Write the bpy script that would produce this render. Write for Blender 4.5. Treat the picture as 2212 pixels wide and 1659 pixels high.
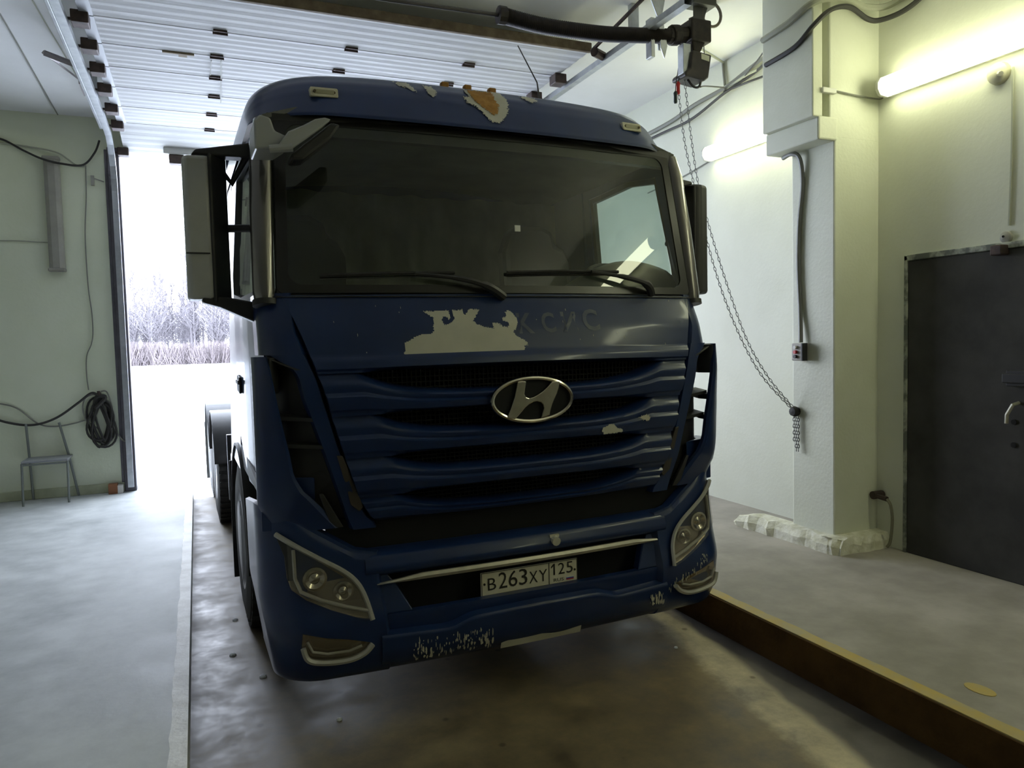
import bpy, bmesh, math, random
from math import sin, cos, pi, radians, sqrt
from mathutils import Vector, Matrix
random.seed(7)
for o in list(bpy.data.objects): bpy.data.objects.remove(o)
SC = bpy.context.scene
COL = SC.collection
# ------------------------------------------------------------------ camera, world, exposure
cam_d = bpy.data.cameras.new('camera')
cam_d.sensor_fit = 'HORIZONTAL'; cam_d.sensor_width = 36.0
cam_d.lens = 36.0 * 1600.0 / 2212.0
cam_d.clip_start = 0.05; cam_d.clip_end = 400
cam = bpy.data.objects.new('camera', cam_d); COL.objects.link(cam)
RIGHT = Vector((0.91952913, -0.39223157, -0.02491126)).normalized()
FWD = Vector((0.39037544, 0.9188441, -0.05772813)).normalized()
UP = RIGHT.cross(FWD).normalized(); RIGHT = FWD.cross(UP).normalized()
M = Matrix((RIGHT, UP, -FWD)).transposed().to_4x4(); M.translation = Vector((0, 0, 1.70))
cam.matrix_world = M
SC.camera = cam
w = bpy.data.worlds.new('overcast_sky'); SC.world = w; w.use_nodes = True
nt = w.node_tree; bg = nt.nodes['Background']
tc = nt.nodes.new('ShaderNodeTexCoord'); sx = nt.nodes.new('ShaderNodeSeparateXYZ'); rp = nt.nodes.new('ShaderNodeValToRGB')
nt.links.new(tc.outputs['Generated'], sx.inputs[0]); nt.links.new(sx.outputs[2], rp.inputs[0])
rp.color_ramp.elements[0].position = 0.0; rp.color_ramp.elements[0].color = (0.87, 0.93, 1.05, 1)
rp.color_ramp.elements[1].position = 1.0; rp.color_ramp.elements[1].color = (0.78, 0.88, 1.07, 1)
nt.links.new(rp.outputs[0], bg.inputs[0]); bg.inputs[1].default_value = 11.5
SC.view_settings.view_transform = 'Standard'; SC.view_settings.look = 'None'
SC.view_settings.gamma = 1.0; SC.view_settings.use_curve_mapping = False
SC.view_settings.exposure = 0.0
LAMP_STRENGTH = 14.0
# daylight portal over the open doorway (guides sampling of the sky, gives off no light)
pl = bpy.data.lights.new('door_portal', 'AREA'); pl.shape = 'RECTANGLE'; pl.size = 3.72; pl.size_y = 3.75
try: pl.cycles.is_portal = True
except Exception: pass
po = bpy.data.objects.new('door_portal', pl); COL.objects.link(po)
po.location = (1.19, 8.98, 1.9); po.rotation_euler = (radians(-90), 0, 0)

# ------------------------------------------------------------------ materials
def newmat(name):
    m = bpy.data.materials.new(name); m.use_nodes = True
    return m, m.node_tree, m.node_tree.nodes['Principled BSDF']
def c4(c): return (c[0], c[1], c[2], 1.0)
def mat(name, c, rough=.5, metal=0., var=None, scale=6., detail=6., bump=0., bscale=60., rvar=0., coat=0., lo=.35, hi=.65, spec=None, stretch=None):
    m, t, b = newmat(name)
    b.inputs['Base Color'].default_value = c4(c); b.inputs['Roughness'].default_value = rough; b.inputs['Metallic'].default_value = metal
    if coat: b.inputs['Coat Weight'].default_value = coat; b.inputs['Coat Roughness'].default_value = .08
    if spec is not None: b.inputs['Specular IOR Level'].default_value = spec
    g = t.nodes.new('ShaderNodeTexCoord'); src = g.outputs['Object']
    if stretch:
        mp = t.nodes.new('ShaderNodeMapping'); mp.inputs['Scale'].default_value = stretch
        t.links.new(src, mp.inputs[0]); src = mp.outputs[0]
    if var:
        n = t.nodes.new('ShaderNodeTexNoise'); n.inputs['Scale'].default_value = scale; n.inputs['Detail'].default_value = detail
        n.inputs['Roughness'].default_value = .6
        t.links.new(src, n.inputs['Vector'])
        r = t.nodes.new('ShaderNodeValToRGB'); r.color_ramp.elements[0].position = lo; r.color_ramp.elements[1].position = hi
        r.color_ramp.elements[0].color = c4(c); r.color_ramp.elements[1].color = c4(var)
        t.links.new(n.outputs['Fac'], r.inputs[0]); t.links.new(r.outputs[0], b.inputs['Base Color'])
        if rvar:
            mr = t.nodes.new('ShaderNodeMapRange'); mr.inputs[3].default_value = max(.02, rough - rvar); mr.inputs[4].default_value = min(1, rough + rvar)
            mr.inputs[1].default_value = .3; mr.inputs[2].default_value = .7
            t.links.new(n.outputs['Fac'], mr.inputs[0]); t.links.new(mr.outputs[0], b.inputs['Roughness'])
    if bump:
        n2 = t.nodes.new('ShaderNodeTexNoise'); n2.inputs['Scale'].default_value = bscale; n2.inputs['Detail'].default_value = 4
        t.links.new(src, n2.inputs['Vector'])
        bp = t.nodes.new('ShaderNodeBump'); bp.inputs['Strength'].default_value = bump; bp.inputs['Distance'].default_value = .01
        t.links.new(n2.outputs['Fac'], bp.inputs['Height']); t.links.new(bp.outputs[0], b.inputs['Normal'])
    return m
def glass(name, tint, dust=0.0, dustc=(.4, .4, .35), rough=.02, refl=.06):
    m = bpy.data.materials.new(name); m.use_nodes = True; t = m.node_tree; t.nodes.clear()
    out = t.nodes.new('ShaderNodeOutputMaterial'); tr = t.nodes.new('ShaderNodeBsdfTransparent'); tr.inputs[0].default_value = c4(tint)
    gl = t.nodes.new('ShaderNodeBsdfGlossy'); gl.inputs['Roughness'].default_value = rough
    lw = t.nodes.new('ShaderNodeLayerWeight'); lw.inputs[0].default_value = .5
    pw = t.nodes.new('ShaderNodeMath'); pw.operation = 'POWER'; pw.inputs[1].default_value = 4.5; t.links.new(lw.outputs['Facing'], pw.inputs[0])
    fr = t.nodes.new('ShaderNodeMath'); fr.operation = 'MULTIPLY_ADD'; fr.inputs[1].default_value = .93; fr.inputs[2].default_value = refl; t.links.new(pw.outputs[0], fr.inputs[0])
    mx = t.nodes.new('ShaderNodeMixShader'); t.links.new(fr.outputs[0], mx.inputs[0]); t.links.new(tr.outputs[0], mx.inputs[1]); t.links.new(gl.outputs[0], mx.inputs[2])
    last = mx.outputs[0]
    if dust:
        df = t.nodes.new('ShaderNodeBsdfDiffuse'); df.inputs[0].default_value = c4(dustc)
        n = t.nodes.new('ShaderNodeTexNoise'); n.inputs['Scale'].default_value = 2.2; n.inputs['Detail'].default_value = 8
        g = t.nodes.new('ShaderNodeTexCoord'); mp = t.nodes.new('ShaderNodeMapping'); mp.inputs['Scale'].default_value = (1, 1, 3)
        t.links.new(g.outputs['Object'], mp.inputs[0]); t.links.new(mp.outputs[0], n.inputs['Vector'])
        mr = t.nodes.new('ShaderNodeMapRange'); mr.inputs[1].default_value = .3; mr.inputs[2].default_value = .75; mr.inputs[3].default_value = dust * .3; mr.inputs[4].default_value = dust
        t.links.new(n.outputs['Fac'], mr.inputs[0])
        m2 = t.nodes.new('ShaderNodeMixShader'); t.links.new(mr.outputs[0], m2.inputs[0]); t.links.new(last, m2.inputs[1]); t.links.new(df.outputs[0], m2.inputs[2]); last = m2.outputs[0]
    t.links.new(last, out.inputs[0]); return m
def emit(name, c, s):
    m = bpy.data.materials.new(name); m.use_nodes = True; t = m.node_tree; t.nodes.clear()
    out = t.nodes.new('ShaderNodeOutputMaterial'); e = t.nodes.new('ShaderNodeEmission'); e.inputs[0].default_value = c4(c); e.inputs[1].default_value = s
    t.links.new(e.outputs[0], out.inputs[0]); return m

WALL = mat('wall_paint', (.69, .70, .575), .6, var=(.74, .75, .63), scale=1.6, bump=.12, bscale=35)
PILLAR = mat('pillar_paint', (.72, .735, .59), .55, var=(.77, .785, .65), scale=2.5, bump=.15, bscale=45)
CEIL = mat('ceiling_paint', (.80, .80, .78), .8, var=(.86, .86, .85), scale=1.2, bump=.08, bscale=25)
CONC_L = mat('pale_concrete', (.37, .39, .385), .62, var=(.60, .62, .61), scale=2.2, detail=9, bump=.06, bscale=40, rvar=.1)
CONC_R = mat('grey_concrete', (.28, .255, .215), .65, var=(.43, .395, .345), scale=2.6, detail=9, bump=.15, bscale=40, rvar=.12)
KERB = mat('brown_kerb', (.075, .04, .012), .85, spec=.2, var=(.13, .07, .02), scale=4, detail=8, bump=.3, bscale=30)
YELLOW = mat('worn_yellow_paint', (.55, .40, .10), .6, var=(.45, .38, .20), scale=9, detail=8, bump=.1)
WHITE_STRIP = mat('worn_white_paint', (.62, .60, .55), .6, var=(.85, .84, .80), scale=7, detail=8, bump=.2)
RUBBLE = mat('chipped_plaster', (.60, .58, .42), .9, var=(.82, .80, .68), scale=14, bump=.8, bscale=30)
JAMB = mat('grey_jamb_steel', (.10, .093, .105), .6, var=(.14, .13, .145), scale=6)
DOORP = mat('white_door_panel', (.53, .53, .53), .7, spec=.2, var=(.60, .60, .60), scale=3, stretch=(.3, 12, 1), bump=.25, bscale=6)
DARKHW = mat('dark_hardware', (.045, .032, .028), .6, metal=.4, var=(.09, .06, .05), scale=20)
GALV = mat('galvanised_steel', (.50, .52, .55), .38, metal=.85, var=(.62, .64, .66), scale=14)
BLACKST = mat('black_spring_steel', (.018, .014, .012), .6, metal=.3, var=(.04, .03, .022), scale=20)
STEEL_D = mat('grey_steel_door', (.042, .041, .037), .65, spec=.2, var=(.07, .068, .062), scale=3, detail=8, bump=.12, bscale=20)
BLUE = mat('dark_blue_paint', (.009, .022, .080), .30, spec=.28, var=(.012, .029, .098), scale=3, coat=.22, bump=.02, bscale=300)
PRIMER = mat('grey_primer', (.46, .45, .37), .7, var=(.52, .50, .41), scale=8)
RUST = mat('orange_rust', (.30, .14, .025), .85, var=(.42, .22, .05), scale=25, bump=.2)
BLACKP = mat('black_plastic', (.016, .016, .016), .5, var=(.026, .025, .024), scale=10)
GLOSSBLK = mat('gloss_dark_pillar', (.16, .15, .14), .24, metal=.75, coat=.6)
MIRROR_BACK = mat('grey_mirror_shell', (.40, .40, .36), .45, var=(.46, .46, .42), scale=5)
GREYARM = mat('grey_mirror_arm', (.36, .37, .36), .4, metal=.1)
BLACKHOLE = mat('matt_black', (.008, .008, .008), .9)
RUBBERM = mat('black_rubber', (.014, .014, .014), .75, var=(.025, .024, .022), scale=20)
CHROME = mat('worn_chrome', (.62, .58, .50), .16, metal=1., var=(.50, .46, .40), scale=12)
TRIMM = mat('dull_silver_trim', (.50, .47, .38), .38, metal=.6, var=(.40, .38, .32), scale=16)
LAMPHOUSE = mat('lamp_reflector', (.42, .36, .28), .22, metal=.85, var=(.25, .2, .15), scale=9)
LENS = glass('clear_lens', (.86, .85, .82), .10, (.5, .46, .38), .03)
LENSTRIM = mat('lens_edge', (.42, .41, .37), .35, metal=.25)
MARKERM = mat('yellowed_marker_lens', (.60, .57, .40), .35, var=(.48, .44, .30), scale=30)
SCREWM = mat('screw_head', (.08, .06, .03), .5, metal=.5)
WIND = glass('windshield_glass', (.64, .69, .63), .055, (.36, .38, .30), .012)
SIDEG = glass('side_glass', (.80, .86, .84), .02, (.4, .4, .4), .01)
FRIT = mat('black_glass_border', (.012, .011, .01), .25)
INTER = mat('dark_cab_lining', (.10, .105, .09), .85, var=(.15, .15, .13), scale=4)
CURTAIN = mat('brown_grey_curtain', (.16, .165, .13), .9, var=(.27, .27, .22), scale=3)
SEATM = mat('black_seat_fabric', (.022, .023, .024), .85)
DASHM = mat('dark_dash_plastic', (.05, .055, .05), .55)
PLATEM = mat('plate_cream', (.66, .62, .46), .45, var=(.72, .69, .55), scale=10)
INK = mat('plate_ink', (.02, .017, .012), .6)
FLAGW = mat('flag_white', (.7, .7, .66), .5); FLAGB = mat('flag_blue', (.03, .06, .3), .5); FLAGR = mat('flag_red', (.5, .02, .02), .5)
ORANGE = mat('orange_side_lamp', (.75, .22, .01), .3)
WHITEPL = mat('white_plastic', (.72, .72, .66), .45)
GREYPL = mat('grey_lamp_cover', (.30, .29, .25), .5, var=(.36, .35, .30), scale=6)
CABLE_D = mat('dark_cable', (.035, .033, .03), .6)
CABLE_G = mat('grey_cable', (.24, .24, .20), .6)
CABLE_L = mat('pale_cable', (.42, .43, .33), .6)
REDP = mat('red_plastic', (.55, .02, .02), .4)
GREENP = mat('dark_green_plastic', (.03, .05, .04), .5)
CHAINM = mat('steel_chain', (.16, .16, .15), .45, metal=.8)
CHAIRM = mat('grey_chair_steel', (.24, .26, .24), .5, metal=.4)
SEATW = mat('grey_chair_seat', (.30, .31, .32), .6)
CARD = mat('brown_cardboard', (.30, .13, .06), .8); CARDW = mat('white_label', (.75, .72, .66), .7)
ALU = mat('dull_aluminium', (.55, .54, .55), .35, metal=.8, var=(.42, .41, .42), scale=7)
SNOW = mat('snow', (.82, .84, .88), .8, var=(.88, .90, .93), scale=.4)
BARK = mat('haze_paled_bark', (.15, .14, .155), .9, var=(.22, .205, .22), scale=3)  # bark colour lightened to stand in for haze and glare over the wood
BIRCH = mat('birch_bark', (.42, .42, .43), .8, var=(.32, .31, .32), scale=4)
TWIG = mat('red_brown_twigs', (.17, .145, .15), .9)
LAMPM = emit('fluorescent_glow', (.97, 1.0, .66), LAMP_STRENGTH)

def lane_material():
    m, t, b = newmat('wet_lane_concrete')
    g = t.nodes.new('ShaderNodeNewGeometry'); s = t.nodes.new('ShaderNodeSeparateXYZ'); t.links.new(g.outputs['Position'], s.inputs[0])
    n = t.nodes.new('ShaderNodeTexNoise'); n.inputs['Scale'].default_value = 1.6; n.inputs['Detail'].default_value = 9; n.inputs['Roughness'].default_value = .65
    t.links.new(g.outputs['Position'], n.inputs['Vector'])
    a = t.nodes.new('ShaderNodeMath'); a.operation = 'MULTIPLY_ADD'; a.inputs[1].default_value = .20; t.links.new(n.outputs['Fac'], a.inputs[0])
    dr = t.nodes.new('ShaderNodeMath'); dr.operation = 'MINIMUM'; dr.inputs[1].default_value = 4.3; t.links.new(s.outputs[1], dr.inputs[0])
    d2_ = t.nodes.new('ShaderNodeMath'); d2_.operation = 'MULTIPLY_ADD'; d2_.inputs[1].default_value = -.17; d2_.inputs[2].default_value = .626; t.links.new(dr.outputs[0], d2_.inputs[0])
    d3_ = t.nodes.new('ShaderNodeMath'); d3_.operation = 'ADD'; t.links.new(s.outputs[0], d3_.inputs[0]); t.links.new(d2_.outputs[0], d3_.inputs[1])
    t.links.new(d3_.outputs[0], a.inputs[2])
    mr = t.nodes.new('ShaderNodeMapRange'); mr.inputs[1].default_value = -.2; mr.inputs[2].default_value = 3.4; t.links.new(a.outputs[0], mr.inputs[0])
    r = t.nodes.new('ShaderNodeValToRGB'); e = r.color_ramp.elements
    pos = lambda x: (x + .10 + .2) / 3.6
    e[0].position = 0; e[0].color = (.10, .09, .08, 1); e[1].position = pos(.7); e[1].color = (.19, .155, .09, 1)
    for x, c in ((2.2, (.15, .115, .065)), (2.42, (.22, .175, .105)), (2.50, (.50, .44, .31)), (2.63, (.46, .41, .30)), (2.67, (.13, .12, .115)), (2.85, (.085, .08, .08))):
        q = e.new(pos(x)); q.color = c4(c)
    t.links.new(mr.outputs[0], r.inputs[0])
    n2 = t.nodes.new('ShaderNodeTexNoise'); n2.inputs['Scale'].default_value = 3.2; n2.inputs['Detail'].default_value = 10; n2.inputs['Roughness'].default_value = .7; t.links.new(g.outputs['Position'], n2.inputs['Vector'])
    r2 = t.nodes.new('ShaderNodeValToRGB'); r2.color_ramp.elements[0].position = .33; r2.color_ramp.elements[0].color = (.55, .52, .50, 1); r2.color_ramp.elements[1].position = .68; r2.color_ramp.elements[1].color = (1.55, 1.5, 1.4, 1)
    t.links.new(n2.outputs['Fac'], r2.inputs[0])
    mx = t.nodes.new('ShaderNodeMix'); mx.data_type = 'RGBA'; mx.blend_type = 'MULTIPLY'; mx.inputs[0].default_value = 1
    t.links.new(r.outputs[0], mx.inputs[6]); t.links.new(r2.outputs[0], mx.inputs[7])
    v = t.nodes.new('ShaderNodeTexVoronoi'); v.inputs['Scale'].default_value = 4.5; t.links.new(g.outputs['Position'], v.inputs['Vector'])
    r3 = t.nodes.new('ShaderNodeValToRGB'); r3.color_ramp.elements[0].position = .05; r3.color_ramp.elements[0].color = (.4, .35, .3, 1); r3.color_ramp.elements[1].position = .09; r3.color_ramp.elements[1].color = (1, 1, 1, 1)
    t.links.new(v.outputs['Distance'], r3.inputs[0])
    m3 = t.nodes.new('ShaderNodeMix'); m3.data_type = 'RGBA'; m3.blend_type = 'MULTIPLY'; m3.inputs[0].default_value = .8
    t.links.new(mx.outputs[2], m3.inputs[6]); t.links.new(r3.outputs[0], m3.inputs[7])
    t.links.new(m3.outputs[2], b.inputs['Base Color'])
    rr = t.nodes.new('ShaderNodeMapRange'); rr.inputs[1].default_value = .35; rr.inputs[2].default_value = .65; rr.inputs[3].default_value = .38; rr.inputs[4].default_value = .65
    t.links.new(n2.outputs['Fac'], rr.inputs[0]); t.links.new(rr.outputs[0], b.inputs['Roughness'])
    bp = t.nodes.new('ShaderNodeBump'); bp.inputs['Strength'].default_value = .10; bp.inputs['Distance'].default_value = .006
    t.links.new(n2.outputs['Fac'], bp.inputs['Height']); t.links.new(bp.outputs[0], b.inputs['Normal'])
    return m
LANE = lane_material()

# ------------------------------------------------------------------ mesh helpers
class MB:
    def __init__(s): s.v = []; s.f = []
    def add(s, vs, fs):
        k = len(s.v); s.v += [tuple(p) for p in vs]; s.f += [tuple(i + k for i in f) for f in fs]; return s
    def box(s, x0, x1, y0, y1, z0, z1, m=None):
        vs = [(x, y, z) for z in (z0, z1) for y in (y0, y1) for x in (x0, x1)]
        if m: vs = [m @ Vector(p) for p in vs]
        return s.add(vs, [(0, 2, 3, 1), (4, 5, 7, 6), (0, 1, 5, 4), (2, 6, 7, 3), (0, 4, 6, 2), (1, 3, 7, 5)])
    def tube(s, pts, r, n=8, cap=True):
        pts = [Vector(p) for p in pts]; N = len(pts); rs = r if isinstance(r, (list, tuple)) else [r] * N
        k = len(s.v); up = None
        for i, p in enumerate(pts):
            d = (pts[min(i + 1, N - 1)] - pts[max(i - 1, 0)])
            d = d.normalized() if d.length > 1e-9 else Vector((0, 0, 1))
            if up is None:
                up = Vector((0, 0, 1)) if abs(d.z) < .9 else Vector((1, 0, 0))
            a = d.cross(up); a = a.normalized() if a.length > 1e-6 else d.orthogonal().normalized()
            b = a.cross(d).normalized(); up = b
            for j in range(n):
                t = 2 * pi * j / n; s.v.append(tuple(p + (a * cos(t) + b * sin(t)) * rs[i]))
        for i in range(N - 1):
            for j in range(n):
                s.f.append((k + i * n + j, k + i * n + (j + 1) % n, k + (i + 1) * n + (j + 1) % n, k + (i + 1) * n + j))
        if cap:
            s.f.append(tuple(k + j for j in range(n))[::-1]); s.f.append(tuple(k + (N - 1) * n + j for j in range(n)))
        return s
    def grid(s, fn, nu, nv, thick=None):
        """fn(u,v)->front point; thick: vector or fn -> closed slab"""
        F = [[Vector(fn(i / nu, j / nv)) for i in range(nu + 1)] for j in range(nv + 1)]
        W_ = nu + 1; k = len(s.v)
        for row in F: s.v += [tuple(p) for p in row]
        for j in range(nv):
            for i in range(nu): s.f.append((k + j * W_ + i, k + j * W_ + i + 1, k + (j + 1) * W_ + i + 1, k + (j + 1) * W_ + i))
        if thick is not None:
            k2 = len(s.v); T = Vector(thick)
            for row in F: s.v += [tuple(p + T) for p in row]
            for j in range(nv):
                for i in range(nu): s.f.append((k2 + j * W_ + i, k2 + (j + 1) * W_ + i, k2 + (j + 1) * W_ + i + 1, k2 + j * W_ + i + 1))
            ring = [i for i in range(W_)] + [j * W_ + nu for j in range(1, nv + 1)] + [nv * W_ + i for i in range(nu - 1, -1, -1)] + [j * W_ for j in range(nv - 1, 0, -1)]
            for a in range(len(ring)):
                p, q = ring[a], ring[(a + 1) % len(ring)]; s.f.append((k + q, k + p, k2 + p, k2 + q))
        return s
    def prism(s, poly, fn, thick):
        """poly of (a,b); fn(a,b)->3d; thick vector"""
        P = [Vector(fn(*p)) for p in poly]; T = Vector(thick); n = len(P); k = len(s.v)
        s.v += [tuple(p) for p in P] + [tuple(p + T) for p in P]
        s.f.append(tuple(range(k, k + n))); s.f.append(tuple(range(k + 2 * n - 1, k + n - 1, -1)))
        for i in range(n): s.f.append((k + (i + 1) % n, k + i, k + n + i, k + n + (i + 1) % n))
        return s
    def ring(s, outer, inner, fn, thick):
        n = len(outer); T = Vector(thick); k = len(s.v)
        O_ = [Vector(fn(*p)) for p in outer]; I_ = [Vector(fn(*p)) for p in inner]
        s.v += [tuple(p) for p in O_ + I_] + [tuple(p + T) for p in O_ + I_]
        for i in range(n):
            j = (i + 1) % n
            s.f += [(k + i, k + j, k + n + j, k + n + i), (k + 2 * n + j, k + 2 * n + i, k + 3 * n + i, k + 3 * n + j),
                    (k + j, k + i, k + 2 * n + i, k + 2 * n + j), (k + n + i, k + n + j, k + 3 * n + j, k + 3 * n + i)]
        return s
    def lathe(s, prof, n, m=None):
        k = len(s.v)
        for r, z in prof:
            for j in range(n):
                t = 2 * pi * j / n; p = Vector((r * cos(t), r * sin(t), z)); s.v.append(tuple(m @ p if m else p))
        for i in range(len(prof) - 1):
            for j in range(n): s.f.append((k + i * n + j, k + i * n + (j + 1) % n, k + (i + 1) * n + (j + 1) % n, k + (i + 1) * n + j))
        s.f.append(tuple(k + j for j in range(n))[::-1]); s.f.append(tuple(k + (len(prof) - 1) * n + j for j in range(n)))
        return s
    def build(s, name, m, parent=None, smooth=False, bevel=0., seg=2, shift=None):
        me = bpy.data.meshes.new(name)
        vs = s.v if shift is None else [tuple(Vector(p) - Vector(shift)) for p in s.v]
        me.from_pydata(vs, [], s.f); me.update()
        bm = bmesh.new(); bm.from_mesh(me); bmesh.ops.recalc_face_normals(bm, faces=bm.faces); bm.to_mesh(me); bm.free()
        o = bpy.data.objects.new(name, me); COL.objects.link(o); me.materials.append(m)
        if shift is not None: o.location = shift
        if smooth:
            for p in me.polygons: p.use_smooth = True
            try: me.set_sharp_from_angle(angle=radians(35))
            except Exception: pass
        if bevel:
            b = o.modifiers.new('bevel', 'BEVEL'); b.width = bevel; b.segments = seg; b.limit_method = 'ANGLE'; b.angle_limit = radians(40)
        if parent: o.parent = parent
        return o
def tag(o, label=None, cat=None, group=None, kind=None):
    if label: o['label'] = label
    if cat: o['category'] = cat
    if group: o['group'] = group
    if kind: o['kind'] = kind
    return o
def empty(name, loc, rz=0., label=None, cat=None, group=None, kind=None):
    o = bpy.data.objects.new(name, None); o.empty_display_size = .1; COL.objects.link(o); o.location = loc; o.rotation_euler = (0, 0, rz)
    return tag(o, label, cat, group, kind)
def struct(name, mb, m, bevel=0., parent=None, smooth=False):
    o = mb.build(name, m, parent, bevel=bevel, smooth=smooth)
    if not parent: o['kind'] = 'structure'
    return o
def interp(x, xs, ys):
    if x <= xs[0]: return ys[0]
    for i in range(len(xs) - 1):
        if x <= xs[i + 1]:
            t = (x - xs[i]) / (xs[i + 1] - xs[i]); return ys[i] + (ys[i + 1] - ys[i]) * t
    return ys[-1]
def smoothpath(pts, n=6):
    P = [Vector(p) for p in pts]; out = []
    for i in range(len(P) - 1):
        p0 = P[max(i - 1, 0)]; p1 = P[i]; p2 = P[i + 1]; p3 = P[min(i + 2, len(P) - 1)]
        for k in range(n):
            t = k / n
            out.append(.5 * ((2 * p1) + (p2 - p0) * t + (2 * p0 - 5 * p1 + 4 * p2 - p3) * t * t + (3 * p1 - p0 - 3 * p2 + p3) * t ** 3))
    out.append(P[-1]); return out
def inpoly(x, y, P):
    c = False; j = len(P) - 1
    for i in range(len(P)):
        if (P[i][1] > y) != (P[j][1] > y) and x < (P[j][0] - P[i][0]) * (y - P[i][1]) / (P[j][1] - P[i][1]) + P[i][0]: c = not c
        j = i
    return c
def text_mesh(txt, size, fn, thick, mb, bold=0.):
    cu = bpy.data.curves.new('glyphs', 'FONT'); cu.body = txt; cu.size = size; cu.resolution_u = 3; cu.offset = bold
    to = bpy.data.objects.new('glyphs', cu); COL.objects.link(to); bpy.context.view_layer.update()
    dg = bpy.context.evaluated_depsgraph_get(); me = to.evaluated_get(dg).to_mesh()
    xs = [v.co.x for v in me.vertices]; ys = [v.co.y for v in me.vertices]
    info = (min(xs), max(xs), min(ys), max(ys))
    vs = [fn(v.co.x, v.co.y, info) for v in me.vertices]; fs = [tuple(p.vertices) for p in me.polygons]
    mb.add(vs, fs); to.evaluated_get(dg).to_mesh_clear()
    bpy.data.objects.remove(to); bpy.data.curves.remove(cu)

# ------------------------------------------------------------------ setting
XW, YB, ZC, XL, XR = 4.40, 8.87, 4.12, -0.10, 2.70
struct('floor', MB().box(XL, XR, -6, YB + .25, -.3, 0), LANE)
struct('floor_left', MB().box(-6.5, XL, -6, YB + .25, -.3, .2), CONC_L, .012)
struct('floor_right', MB().box(XR, XW + .3, -6, YB + .25, -.3, .2), CONC_R)
struct('trim_1', MB().box(XR - .012, XR + .002, -6, YB, -.02, .196), KERB, .004)
def wob(x0, x1, z, ys, seed, amp):
    random.seed(seed); mb = MB(); vs = []; n = len(ys)
    for y in ys: vs += [(x0, y, z), (x1 + random.uniform(-amp, amp), y, z)]
    mb.add(vs, [(2 * i, 2 * i + 1, 2 * i + 3, 2 * i + 2) for i in range(n - 1)])
    return mb
def line_slab(x0, x1, y0, y1, z, h, seed, amp, both=False):
    random.seed(seed); n = int((y1 - y0) / .08); mb = MB(); vs = []; fs = []
    for i in range(n + 1):
        y = y0 + (y1 - y0) * i / n; a = x0 + (random.uniform(-amp, amp) if both else 0); b = x1 + random.uniform(-amp, amp)
        vs += [(a, y, z), (b, y, z), (b, y, z + h), (a, y, z + h)]
    for i in range(n):
        k = 4 * i; fs += [(k + 3, k + 2, k + 6, k + 7), (k + 1, k + 5, k + 6, k + 2), (k, k + 3, k + 7, k + 4)]
    return mb.add(vs, fs)
struct('trim_2', line_slab(XR - .004, XR + .068, -6, YB, .196, .006, 3, .006), YELLOW)
struct('trim_3', line_slab(XL + .003, XL - .062, -6, YB, .195, .007, 5, .005), WHITE_STRIP)
struct('ground_yard', MB().box(-60, 60, YB + .25, 160, -.4, .0), SNOW)
struct('ceiling', MB().box(-6.8, XW + .3, -6.3, YB + .3, ZC, ZC + .25), CEIL)
DX0, DX1, DZ = -.665, 3.06, 3.80
wb = MB().box(-6.8, DX0, YB, YB + .28, -.2, ZC).box(DX1, XW + .3, YB, YB + .28, -.2, ZC).box(DX0, DX1, YB, YB + .28, DZ, ZC)
struct('wall_back', wb, mat('green_wall_paint', (.72, .755, .56), .6, var=(.77, .80, .62), scale=1.6, bump=.12, bscale=35))
struct('wall_right', MB().box(XW, XW + .28, -6.3, YB, .0, ZC), WALL)
struct('wall_left', MB().box(-6.8, -6.5, -6.3, YB, .0, ZC), WALL)
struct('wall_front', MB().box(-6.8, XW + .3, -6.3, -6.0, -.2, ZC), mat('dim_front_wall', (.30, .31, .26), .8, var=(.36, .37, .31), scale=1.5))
struct('trim_4', MB().box(DX0 - .095, DX0 + .015, YB - .035, YB + .1, .2, DZ + .02).box(DX0 - .125, DX0 - .095, YB - .012, YB + .02, .2, DZ), JAMB, .006)
struct('trim_5', MB().box(DX1 - .015, DX1 + .095, YB - .035, YB + .1, .2, DZ + .02), JAMB, .006)
# stains at the wall foot: a rough plaster skirting of the back wall
struct('baseboard_back', MB().box(-6.5, DX0 - .1, YB - .018, YB + .01, .2, .30), mat('stained_skirting', (.42, .44, .29), .8, var=(.55, .58, .40), scale=5), .006)
# pillar on the right wall with its cap and upper slab
pil = struct('wall_pillar', MB().box(3.996, XW + .02, 3.78, 4.17, .2, 3.02).box(3.95, XW + .02, 3.78, 4.25, 3.0, ZC), PILLAR, .012)
struct('trim_6', MB().box(3.85, 4.02, 3.775, 4.27, 2.985, 3.14), PILLAR, .012, parent=None)
struct('trim_7', MB().box(3.80, 3.885, 3.775, 4.245, 3.13, ZC), PILLAR, .008)
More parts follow.
